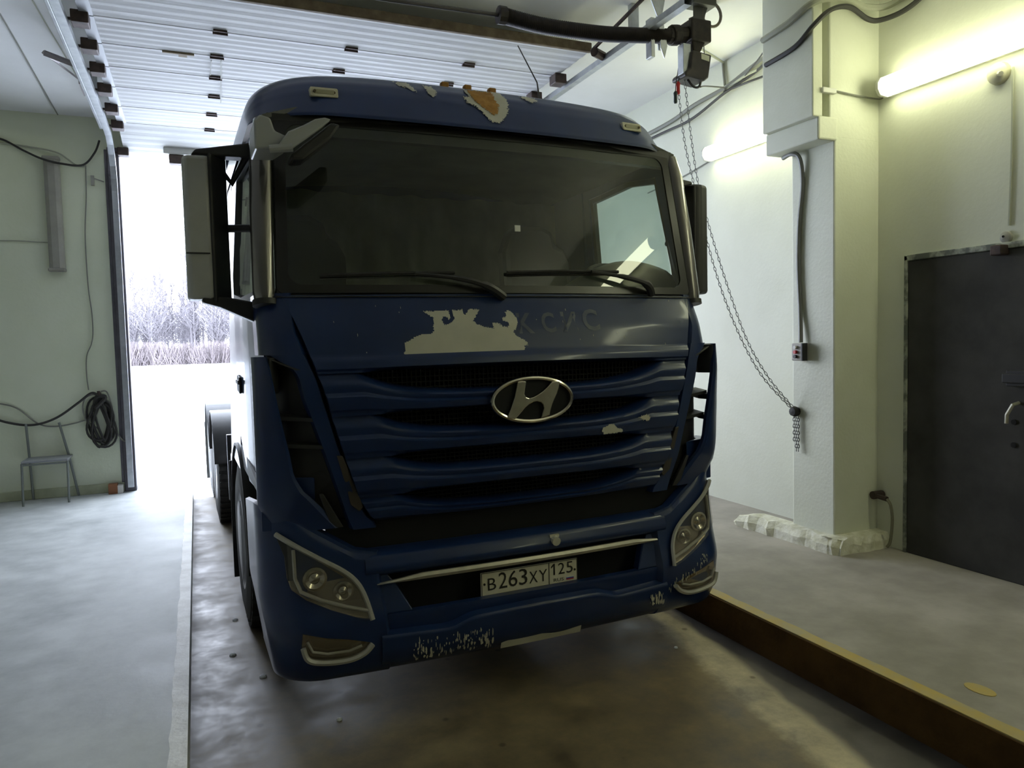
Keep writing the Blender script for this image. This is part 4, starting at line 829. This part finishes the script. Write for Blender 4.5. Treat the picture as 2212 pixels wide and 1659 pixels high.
# ---- cab sides with doors and windows
for sg in (-1, 1):
    side = lambda a, b: (sg * (1.205 - .042 * (max(0., 1.36 - a) / 1.08) ** 2 - .045 * max(0, (b - 2.1) / .6)), a, b)
    OUT = [(.27, 1.0), (.9, 1.0), (1.36, 1.25), (1.36, 1.95), (1.36, 2.72), (.8, 2.74), (.34, 2.70), (.265, 1.95)]
    INN = [(.33, 1.93), (.9, 1.93), (1.29, 1.97), (1.29, 2.1), (1.29, 2.66), (.8, 2.68), (.47, 2.64), (.36, 2.12)]
    dr = part(MB().ring(densify(OUT, 3), densify(INN, 3), side, (-sg * .04, 0, 0)), 'door', BLUE)
    part(MB().ring(densify(INN, 3), densify([(a + (.035 if a < .6 else -.035 if a > 1.2 else 0), b + (.03 if b < 2.05 else -.03 if b > 2.5 else 0)) for a, b in INN], 3), lambda a, b: (side(a, b)[0] + sg * .003, a, b), (-sg * .03, 0, 0)), 'window_seal', BLACKP, dr)
    part(MB().prism(INN, lambda a, b: (side(1.29, b)[0] - sg * (.012 + .085 * (1.29 - a)), a, b), (-sg * .004, 0, 0)), 'side_window', SIDEG, dr)
    part(MB().prism([(1.06, 1.50), (1.08, 1.54), (1.22, 1.55), (1.25, 1.52), (1.25, 1.46), (1.08, 1.45)], lambda a, b: (sg * 1.203, a, b), (sg * .012, 0, 0)), 'handle_recess', BLACKP, dr, bevel=.004)
    part(MB().box(sg * 1.21 - .012, sg * 1.21 + .022, 1.07, 1.24, 1.50, 1.525), 'door_handle', BLACKP, dr, bevel=.006)
    part(MB().grid(lambda u, v: (side(.30 + 1.04 * u, 1.9)[0] + sg * .004, .30 + 1.04 * u, 1.895 + .02 * v), 16, 1, (-sg * .012, 0, 0)), 'door_moulding', GLOSSBLK, dr)
    part(MB().prism([(1.37, .98), (2.2, .98), (2.2, 2.74), (1.37, 2.74)], side, (-sg * .04, 0, 0)), 'sleeper_side', BLUE, bevel=.005)
    # wheel arch, steps
    arch = [(.66, 1.0)] + [(1.62 + .66 * cos(q), .50 + .60 * sin(q)) for q in [radians(200 - 10 * i) for i in range(0, 22)]] + [(2.3, 1.0)]
    part(MB().grid(lambda u, v: (sg * (1.215 - .34 * v), 1.62 + .62 * cos(pi * 1.04 * (1 - u) - .06), .50 + .60 * sin(pi * 1.04 * (1 - u) - .06)), 24, 2, (0, .0, .018)), 'front_mudguard', BLACKP, smooth=True)
    part(MB().prism([(.27, 1.02), (2.2, 1.02), (2.2, 1.13), (1.2, 1.14), (.27, 1.04)], lambda a, b: (sg * 1.2, a, b), (-sg * .05, 0, 0)), 'sill', BLACKP)
    st = part(MB().box(sg * 1.10 - .09, sg * 1.10 + .09, .50, .80, .42, .46).box(sg * 1.10 - .09, sg * 1.10 + .09, .55, .82, .72, .76).box(sg * 1.03 - .01, sg * 1.03 + .01, .5, .84, .40, 1.02), 'step', BLACKP, bevel=.006)
    part(MB().box(sg * 1.222 - .004, sg * 1.222 + .012, .50, .56, .76, .82), 'side_lamp', ORANGE, None, bevel=.004)
    # mirrors
    mx, my = sg * 1.375, .36
    def housing_(x0, x1, y0, y1, z0, z1):
        return MB().prism([(x0, y0 + .05), (x0 + .03, y0 + .008), (x0 + .07, y0), (x1 - .06, y0 + .015), (x1, y0 + .07), (x1, y1), (x0, y1)], lambda a, b: (a, b, z0), (0, 0, z1 - z0))
    if sg < 0:
        mh = part(MB().prism([(-1.458, .39), (-1.445, .362), (-1.365, .352), (-1.345, .362), (-1.277, .46), (-1.277, .54), (-1.458, .54)], lambda a, b: (a, b, 1.92), (0, 0, .63)), 'mirror', MIRROR_BACK, bevel=.018, seg=3)
        part(MB().box(-1.457, -1.36, .349, .362, 2.118, 2.124), 'mirror_split', BLACKP, mh)
        part(MB().prism([(-1.353, .35), (-1.340, .352), (-1.272, .46), (-1.272, .545), (-1.30, .545), (-1.353, .50)], lambda a, b: (a, b, 1.905), (0, 0, .655)), 'mirror_inner_shell', BLACKP, mh, bevel=.012)
    else:
        mh = part(MB().prism([(1.442, .46), (1.432, .41), (1.37, .385), (1.325, .39), (1.262, .46), (1.262, .54), (1.442, .54)], lambda a, b: (a, b, 1.955), (0, 0, .65)), 'mirror', mat('dark_mirror_shell', (.03, .03, .028), .5), bevel=.022, seg=3)
        part(MB().prism([(1.325, .383), (1.312, .385), (1.259, .46), (1.259, .545), (1.29, .545), (1.325, .50)], lambda a, b: (a, b, 1.965), (0, 0, .63)), 'mirror_inner_shell', BLACKP, mh, bevel=.012)
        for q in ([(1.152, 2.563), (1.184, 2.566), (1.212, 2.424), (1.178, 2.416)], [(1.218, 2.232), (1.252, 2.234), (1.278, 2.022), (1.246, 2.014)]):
            part(MB().prism(q, lambda a, b: (a, .385, b), (0, .012, 0)), 'bright_gap_strip', WHITEPL, mh, bevel=.003)  # added white strips stand in for the bright wall seen through the gap
    part(MB().box(1.29 if sg > 0 else -1.445, 1.43 if sg > 0 else -1.30, .541, .547, 1.99, 2.51), 'mirror_glass', mat('mirror_silver', (.8, .82, .85), .03, metal=1.), mh)
    am = part(MB().prism([(1.11, 2.59), (1.13, 2.635), (1.20, 2.62), (1.40, 2.58), (1.42, 2.555), (1.18, 2.56)] if sg < 0 else [(1.11, 2.575), (1.13, 2.62), (1.20, 2.60), (1.295, 2.555), (1.30, 2.535), (1.18, 2.545)], lambda a, b: (sg * a, .38, b + (.07 * (a - 1.13) / .2 if sg > 0 else 0)), (0, .09, 0)), 'mirror_arm', BLACKP, bevel=.008)
    part(MB().prism([(1.15, 1.80), (1.15, 1.90), (1.30, 1.93), (1.40, 1.93), (1.40, 1.905), (1.33, 1.885)] if sg < 0 else [(1.15, 1.86), (1.15, 1.95), (1.28, 1.97), (1.34, 1.97), (1.32, 1.94), (1.2, 1.90)], lambda a, b: (sg * a, .36, b), (0, .10, 0)), 'lower_mirror_arm', BLACKP, bevel=.008)
    part(MB().tube([(sg * 1.33, .46, 2.56), (sg * 1.25, .44, 2.45), (sg * 1.18, .42, 2.58)], .016, 8), 'arm_brace', BLACKP, am, smooth=True)
    part(MB().tube([(sg * 1.30, .48, 2.25), (sg * 1.14, .42, 2.25)], .018, 8), 'middle_arm', BLACKP, am)
# front-view mirror bracket, left corner only
ga = part(MB().prism([(-1.19, 2.50), (-1.19, 2.615), (-1.165, 2.64), (-1.125, 2.63), (-1.11, 2.58), (-1.07, 2.565), (-1.05, 2.54), (-1.10, 2.505)], lambda a, b: (a, -.02, b), (0, .20, 0)), 'front_mirror_arm', GREYARM, bevel=.008)
part(MB().prism([(-1.11, 2.505), (-1.06, 2.575), (-1.0, 2.605), (-.95, 2.635), (-.91, 2.645), (-.885, 2.64), (-.93, 2.60), (-1.0, 2.545), (-1.045, 2.51)], lambda a, b: (a, -.045, b), (0, .035, 0)), 'arm_blade', GREYARM, ga, bevel=.006)
part(MB().tube([(-1.135, -.03, 2.50), (-1.045, -.04, 2.512)], .017, 10), 'arm_pivot', GREYARM, ga, smooth=True)
part(MB().prism([(-1.05, 2.49), (-.88, 2.635), (-.84, 2.63), (-.88, 2.57), (-1.0, 2.47), (-1.05, 2.465)], lambda a, b: (a, -.02, b), (0, .12, 0)), 'front_mirror', BLACKP, ga, bevel=.012)
# wipers
for pts, b0, b1 in (([(-.06, .10, 1.915), (-.16, .07, 1.965), (-.30, .075, 2.0), (-.50, .10, 2.02)], (-.92, .165, 2.012), (-.30, .125, 2.03)),
                    ([(.82, .13, 1.935), (.76, .09, 1.985), (.62, .09, 2.02), (.44, .11, 2.045)], (-.03, .115, 2.035), (.62, .14, 2.05))):
    wa = part(MB().tube(smoothpath(pts, 5), [.022] * 6 + [.014] * 5 + [.010] * 5, 8), 'wiper', BLACKP, smooth=True)
    part(MB().tube([b0, tuple((Vector(b0) + Vector(b1)) / 2 + Vector((0, -.006, .004))), b1], .009, 6).tube([Vector(b0) + Vector((0, .012, -.012)), Vector(b1) + Vector((0, .012, -.012))], .006, 5), 'wiper_blade', RUBBERM, wa)
# ---- peeled paint
LT = [(105, 505), (108, 460), (118, 440), (112, 380), (150, 360), (200, 330), (265, 298), (350, 296), (385, 262), (378, 220), (395, 190), (392, 140), (350, 115), (305, 80), (540, 68), (548, 140), (530, 155), (505, 122), (480, 128), (468, 155), (478, 205), (500, 208), (540, 185), (575, 165), (585, 140), (570, 66), (672, 58), (680, 120), (745, 50), (832, 55), (800, 110), (752, 168), (790, 200), (870, 232), (945, 240), (932, 185), (1000, 190), (1035, 220), (1080, 230), (1100, 205), (1090, 175), (1045, 165), (1042, 140), (1085, 118), (1082, 80), (1112, 56), (1160, 90), (1190, 150), (1185, 200), (1165, 245), (1128, 280), (1180, 325), (1230, 355), (1268, 378), (1262, 405), (1230, 408), (1238, 440), (1210, 480), (800, 498), (300, 518), (150, 515)]
def letx(X, Y): px, py = 840 + X / 4.424, 660 + Y / 4.424; return px, py
# affine pixel->panel fit around the lettering: (865,775)->(-.585,1.628) (1115,770)->(-.005,1.628) (910,680)->(-.475,1.828) (1110,690)->(-.017,1.805)
def toxz(px, py): return (-.585 + (px - 865) * .00232 + (py - 775) * -.0001, 1.640 - (py - 775 + (px - 865) * .018) * .00215)
part(patch([toxz(*letx(*p)) for p in LT], -.0025, .004, ragged=.002, seed=1), 'peeled_patch', PRIMER, gp)
part(patch([(.405, 1.258), (.43, 1.262), (.45, 1.275), (.475, 1.268), (.49, 1.25), (.52, 1.243), (.525, 1.228), (.49, 1.226), (.45, 1.224), (.41, 1.226), (.40, 1.24)], -.026, .004, ragged=.002, seed=2), 'peeled_patch', PRIMER, gp)
part(patch([(.625, 1.295), (.68, 1.305), (.70, 1.29), (.69, 1.272), (.66, 1.278)], -.026, .004, ragged=.004, seed=3), 'peeled_patch', PRIMER, gp)
GL = mat('faded_letter_blue', (.035, .045, .085), .5, var=(.085, .10, .13), scale=10)
gt = MB()
for ch_, xc, w_, h_ in (('K', .03, .085, .10), ('C', .155, .075, .10), ('И', .275, .085, .10), ('C', .40, .095, .11)):
    def fn(x, y, I, xc=xc, w_=w_, h_=h_):
        a = xc + ((x - I[0]) / (I[1] - I[0]) - .5) * w_; b = 1.735 + .02 * xc + (y - I[2]) / (I[3] - I[2]) * h_; return fpt(a, b, -.0022)
    text_mesh(ch_, 1.0, fn, 0, gt, .022)
part(gt, 'faded_lettering', GL, gp)
# chipped spots along the lower bumper
def speckle(x0, x1, z0, z1, n, seed, d, smax=.018):
    random.seed(seed); mb = MB()
    for i in range(n):
        cx_ = random.uniform(x0, x1); cz_ = random.uniform(z0, z1); a = random.uniform(.003, smax); b = a * random.uniform(.8, 3.2); a *= random.choice((.35, .5, .8)); m_ = random.randint(5, 8)
        P = []
        for k in range(m_):
            q = 2 * pi * k / m_; rr = random.uniform(.5, 1); P.append(fpt(cx_ + a * rr * cos(q), cz_ + b * rr * sin(q), d))
        mb.add(P, [tuple(range(m_))])
    return mb
tag(part(speckle(-.62, -.24, .29, .385, 130, 4, -.0165, .009), 'chipped_paint', PRIMER, [c for c in T.children if c.name.startswith('bumper_lower')][0]), kind='stuff')
tag(part(speckle(.64, .73, .325, .38, 36, 6, -.0165, .011), 'chipped_paint', PRIMER, [c for c in T.children if c.name.startswith('bumper_lower')][0]), kind='stuff')
cr = [c for c in T.children if c.name.startswith('bumper_corner')][1]
mbs = MB()
for i, (a, b) in enumerate(((.76, .375), (.80, .40), (.84, .42), (.88, .435), (.93, .455), (.97, .475), (1.0, .50), (1.03, .515))):
    q = speckle(a - .025, a + .025, b - .018, b + .018, 7, 20 + i, -.004, .007); mbs.add(q.v, q.f)
tag(part(mbs, 'chipped_paint', PRIMER, cr), kind='stuff')
tag(part(speckle(-.95, .95, 1.66, 1.9, 22, 9, -.002, .004), 'stone_chips', PRIMER, gp), kind='stuff')
# rust scab on the roof edge
def rpatch(poly, d, cell, seed, ragged):
    random.seed(seed); mb = MB(); idx = {}; x0 = min(p[0] for p in poly); z0 = min(p[1] for p in poly)
    nx = int((max(p[0] for p in poly) - x0) / cell) + 1; nz = int((max(p[1] for p in poly) - z0) / cell) + 1
    def vid(i, j):
        if (i, j) not in idx:
            idx[(i, j)] = len(mb.v); x, z = x0 + i * cell - .045, z0 + j * cell
            s_ = (1 - (abs(x) / 1.165) ** (2 / .46)); s_ = s_ ** .23 if s_ > 0 else 0
            zc_ = 2.735 + (z - 2.735) / max(.5, s_); mb.v.append((x, interp(zc_, [p[0] for p in RP], [p[1] for p in RP]) + bow(x) + d, z + .0015))
        return idx[(i, j)]
    for i in range(nx):
        for j in range(nz):
            if inpoly(x0 + (i + .5) * cell + random.uniform(-ragged, ragged), z0 + (j + .5) * cell + random.uniform(-ragged, ragged), poly): mb.f.append((vid(i, j), vid(i + 1, j), vid(i + 1, j + 1), vid(i, j + 1)))
    return mb
part(rpatch([(-.10, 2.935), (-.07, 2.93), (-.075, 2.99), (.10, 2.998), (.135, 2.99), (.145, 2.93), (.12, 2.86), (.09, 2.82), (.05, 2.785), (.01, 2.79), (-.03, 2.85), (-.06, 2.885), (-.09, 2.89)], -.004, .005, 31, .005), 'peeled_roof_patch', PRIMER, rf)
part(rpatch([(-.062, 2.985), (.085, 2.99), (.07, 2.94), (.08, 2.90), (.06, 2.845), (.03, 2.83), (.0, 2.86), (-.04, 2.90), (-.055, 2.94)], -.007, .005, 32, .005), 'rust_patch', RUST, rf)
part(rpatch([(-.44, 2.99), (-.37, 2.99), (-.35, 2.96), (-.34, 2.925), (-.36, 2.93), (-.38, 2.95), (-.42, 2.96)], -.004, .005, 33, .007), 'peeled_roof_patch', PRIMER, rf)
part(rpatch([(-.29, 2.985), (-.25, 2.985), (-.235, 2.94), (-.26, 2.905), (-.285, 2.93)], -.004, .005, 34, .005), 'peeled_roof_patch', PRIMER, rf)
part(rpatch([(.24, 2.99), (.34, 2.99), (.33, 2.965), (.29, 2.94), (.27, 2.965)], -.004, .005, 35, .007), 'peeled_roof_patch', PRIMER, rf)
# ---- cab interior
cf = part(MB().box(-1.16, 1.16, .30, 2.16, 1.28, 1.32), 'cab_floor', INTER)
part(MB().grid(lambda u, v: (-1.16 + 2.32 * u, 1.78 + .035 * sin(u * 60) + .02 * sin(u * 23), 1.35 + 1.36 * v), 120, 4, (0, .01, 0)), 'sleeper_curtain', CURTAIN, cf, smooth=True)
part(MB().box(-1.16, 1.16, 2.14, 2.19, 1.0, 3.02), 'cab_back_wall', BLUE)
dsh = part(MB().grid(lambda u, v: (-1.14 + 2.28 * u, .22 + bow(-1.14 + 2.28 * u) + .42 * v, 1.93 + .05 * sin(pi * v * .9) + (.17 * max(0, 1 - (abs(u - .90) / .20) ** 2) * sin(pi * v) ** .7)), 40, 8, (0, 0, -.05)), 'dashboard', DASHM, smooth=True)
part(MB().box(-1.14, 1.14, .60, .66, 1.35, 1.95), 'dash_front', DASHM, dsh, bevel=.02)
swm = Matrix.Translation((.93, .60, 2.02)) @ Matrix.Rotation(radians(38), 4, 'X')
sw = part(MB().tube([swm @ Vector((.215 * cos(q), .215 * sin(q), 0)) for q in [i * pi / 18 for i in range(37)]], .016, 8, cap=False), 'steering_wheel', BLACKP, smooth=True)
part(MB().lathe([(.0, -.03), (.06, -.03), (.07, .0), (.05, .02), (0, .025)], 14, swm), 'wheel_hub', BLACKP, sw)
sp = MB()
for q in (radians(0), radians(180), radians(270)): sp.tube([swm @ Vector((0, 0, 0)), swm @ Vector((.21 * cos(q), .21 * sin(q), 0))], .014, 6)
part(sp, 'wheel_spokes', BLACKP, sw)
for cx_ in (-.78, .78):
    se = part(MB().box(cx_ - .26, cx_ + .26, 1.0, 1.5, 1.55, 1.72), 'seat_cushion', SEATM, bevel=.05)
    part(MB().prism([(cx_ - .26, 1.70), (cx_ + .24, 1.70), (cx_ + .24, 2.24), (cx_ + .20, 2.33), (cx_ + .14, 2.36), (cx_ + .12, 2.45), (cx_ + .04, 2.49), (cx_ - .12, 2.49), (cx_ - .2, 2.45), (cx_ - .26, 2.3)], lambda a, b: (a, 1.32 + .1 * (b - 1.7), b), (0, .16, 0)), 'seat_back', SEATM, se, bevel=.04)
# ---- chassis, wheels, tank
part(MB().box(-.46, -.38, .5, 7.4, .72, .98).box(.38, .46, .5, 7.4, .72, .98).box(-.46, .46, .5, .6, .6, .98).box(-.4, .4, 3.0, 3.1, .74, .95).box(-.4, .4, 7.3, 7.4, .74, .95), 'chassis_frame', BLACKP)
part(MB().box(-.40, .40, .55, 1.9, .42, 1.27), 'engine', BLACKP, bevel=.05)
part(MB().box(-.95, .95, .16, .60, .27, .31), 'undertray', BLACKP, bevel=.01)
part(MB().box(-.45, .45, .22, .36, .36, 1.22), 'radiator', BLACKP, bevel=.01)
part(MB().box(-.28, .28, 1.9, 2.9, .40, .85), 'gearbox', BLACKP, bevel=.05)
part(MB().box(-.9, .9, 1.56, 1.68, .36, .50), 'front_axle', BLACKP, bevel=.02)
for y in (4.62, 5.97): part(MB().tube([(-.6, y, .515), (-.2, y, .515), (0, y, .515), (.2, y, .515), (.6, y, .515)], [.09, .10, .24, .10, .09], 14), 'rear_axle', BLACKP, smooth=True)
for sg in (-1, 1):
    part(MB().box(sg * 1.02 - .20, sg * 1.02 + .20, 2.26, 2.28, .10, .92), 'front_mudflap', RUBBERM)
    part(MB().box(sg * .93 - .32, sg * .93 + .32, 6.66, 6.68, .10, .80), 'rear_mudflap', RUBBERM)
def wheel(x, y, w_, name):
    m_ = Matrix.Translation((x, y, .515)) @ Matrix.Rotation(pi / 2, 4, 'Y'); R_ = .515
    wt = part(MB().lathe([(.30, -w_ / 2), (.40, -w_ / 2 - .005), (.48, -w_ / 2 + .01), (R_ - .012, -w_ / 2 + .035), (R_, -w_ / 2 + .06), (R_, w_ / 2 - .06), (R_ - .012, w_ / 2 - .035), (.48, w_ / 2 - .01), (.40, w_ / 2 + .005), (.30, w_ / 2)], 48, m_), name, RUBBERM, smooth=True)
    tr = MB()
    for i in range(44):
        for s in (-1, 1):
            mm = Matrix.Translation((x, y, .515)) @ Matrix.Rotation(2 * pi * (i + (.5 if s > 0 else 0)) / 44, 4, 'X')
            tr.box(s * .02 + min(0, s * (w_ / 2 - .035)), s * .02 + max(0, s * (w_ / 2 - .035)), -.022, .022, R_ - .02, R_ + .012, mm)
    part(tr, 'tread', RUBBERM, wt)
    part(MB().lathe([(.0, -.06), (.12, -.06), (.14, -.02), (.24, .0), (.285, -w_ / 2 + .02), (.30, -w_ / 2)], 32, m_), 'rim', ALU, wt, smooth=True)
    part(MB().lathe([(.0, .06), (.12, .06), (.14, .02), (.24, .0), (.285, w_ / 2 - .02), (.30, w_ / 2)], 32, m_), 'rim', ALU, wt, smooth=True)
for sg in (-1, 1):
    wheel(sg * 1.055, 1.62, .30, 'front_wheel')
    for y in (4.62, 5.97): wheel(sg * 1.09, y, .27, 'rear_wheel'); wheel(sg * .77, y, .27, 'rear_wheel')
    for y in (4.62, 5.97):
        part(MB().grid(lambda u, v: (sg * (1.25 - .64 * v), y + .60 * cos(pi * (.92 - .84 * u)), .50 + .58 * sin(pi * (.92 - .84 * u))), 18, 2, (0, 0, .015)), 'rear_mudguard', BLACKP, smooth=True)
    tk = part(MB().prism([(.58, .52), (.62, .44), (1.06, .44), (1.13, .50), (1.15, .62), (1.15, .82), (1.11, .92), (1.02, .96), (.62, .96), (.58, .90)], lambda a, b: (sg * a, 2.45, b), (0, 1.3, 0)), 'fuel_tank', ALU, bevel=.02)
    part(MB().box(sg * .86 - .31, sg * .86 + .31, 2.7, 2.76, .425, .975).box(sg * .86 - .31, sg * .86 + .31, 3.4, 3.46, .425, .975), 'tank_strap', BLACKP, tk)
    part(MB().tube([(sg * 1.0, 2.62, .94), (sg * 1.0, 2.62, 1.01)], .05, 12), 'tank_cap', BLACKP, tk)
part(MB().box(-.42, .42, 4.6, 5.5, 1.0, 1.06).prism([(-.45, 4.7), (.45, 4.7), (.5, 5.2), (.2, 5.55), (.08, 5.3), (-.08, 5.3), (-.2, 5.55), (-.5, 5.2)], lambda a, b: (a, b, 1.06), (0, 0, .06)), 'coupling_plate', BLACKP, bevel=.01)

# ------------------------------------------------------------------ outside: bare winter trees, bushes
random.seed(21)
def tree_proto(h, nb, m_, seed, thick):
    random.seed(seed); mb = MB(); lean = random.uniform(-.04, .04)
    P = [(lean * h * t + random.uniform(-.06, .06), random.uniform(-.05, .05), h * t) for t in [i / 8 for i in range(9)]]
    mb.tube(P, [thick * (1 - .9 * i / 8) for i in range(9)], 6); br = MB()
    for i in range(nb):
        t = random.uniform(.22, .97); k = min(7, int(t * 8)); p = Vector(P[k]).lerp(Vector(P[k + 1]), t * 8 - k)
        a = random.uniform(0, 2 * pi); L = h * random.uniform(.10, .26) * (1.25 - t); d = Vector((cos(a), sin(a), random.uniform(.4, 1.3))).normalized()
        e1 = p + d * L * .5 + Vector((0, 0, .1)); e2 = p + d * L + Vector((random.uniform(-.2, .2), random.uniform(-.2, .2), .35 * L))
        br.tube([p, e1, e2], [.055, .038, .015], 3, cap=False)
        for j in range(6):
            q = p.lerp(e2, random.uniform(.3, .95)); dd = Vector((random.uniform(-1, 1), random.uniform(-1, 1), random.uniform(.2, 1.2))).normalized() * L * .45
            br.tube([q, q + dd], [.026, .010], 3, cap=False)
    return mb, br
GT = 'bare winter trees beyond the yard'; LT1 = 'bare grey winter tree in the wood beyond the snowy yard'; LT2 = 'pale birch with a white trunk in the wood beyond the yard'
protos = []
for i, (h, nb, m_, th) in enumerate(((12.5, 70, BARK, .14), (14., 80, BARK, .16), (11.0, 74, BARK, .13), (17., 70, BARK, .18), (12.0, 34, BIRCH, .19))):
    t = empty('birch_tree' if m_ is BIRCH else 'bare_tree', (0, 100, 0), label=LT2 if m_ is BIRCH else LT1, cat='tree', group='pale birches beyond the yard' if m_ is BIRCH else GT)
    a, b = tree_proto(h, nb, m_, 40 + i, th); a.build('trunk', m_, t); b.build('branches', BARK, t); protos.append(t)
used = set()
def put(k, x, y, s, rz):
    p = protos[k]
    if k not in used: used.add(k); r = p
    else:
        r = p.copy(); COL.objects.link(r)
        for c in p.children:
            d = c.copy(); COL.objects.link(d); d.parent = r
    r.location = (x, y, 0); r.rotation_euler = (0, 0, rz); r.scale = (s, s, s)
put(4, -4.6, 96, .72, .3); put(4, -7.0, 98, .55, 1.9)
random.seed(9)
for i in range(96):
    x = -17 + 26 * ((i * .618034) % 1) + random.uniform(-.5, .5); y = 94 + 22 * random.random()
    k = random.choice((0, 0, 1, 2, 2, 0)); s = random.uniform(.62, .98) * (.8 if x < -6.5 else 1.0)
    put(k, x, y, s, random.uniform(0, 6.28))
put(3, -.3, 97, .95, 0); put(3, .9, 100, .9, 2)
bm_ = None
random.seed(14)
for i in range(54):
    x = -13 + 20 * ((i * .618034) % 1); y = 91 + 3 * random.random(); s = random.uniform(.7, 1.2)
    if bm_ is None:
        bm_ = MB()
        for j in range(240):
            a = random.uniform(0, 2 * pi); r = random.uniform(0, .75); p = Vector((r * cos(a), r * sin(a), 0)); d = Vector((random.uniform(-.6, .6), random.uniform(-.6, .6), random.uniform(.8, 2.3)))
            bm_.tube([p, p + d * .6 + Vector((random.uniform(-.1, .1), 0, 0)), p + d], [.024, .018, .008], 3, cap=False)
        b0 = tag(bm_.build('bush', TWIG, None), 'leafless reddish brown bush at the edge of the wood', 'bush', 'leafless bushes along the wood edge'); r = b0
    else: r = b0.copy(); COL.objects.link(r)
    r.location = (x, y, 0); r.scale = (s * 1.6, s, s); r.rotation_euler = (0, 0, random.uniform(0, 6.28))
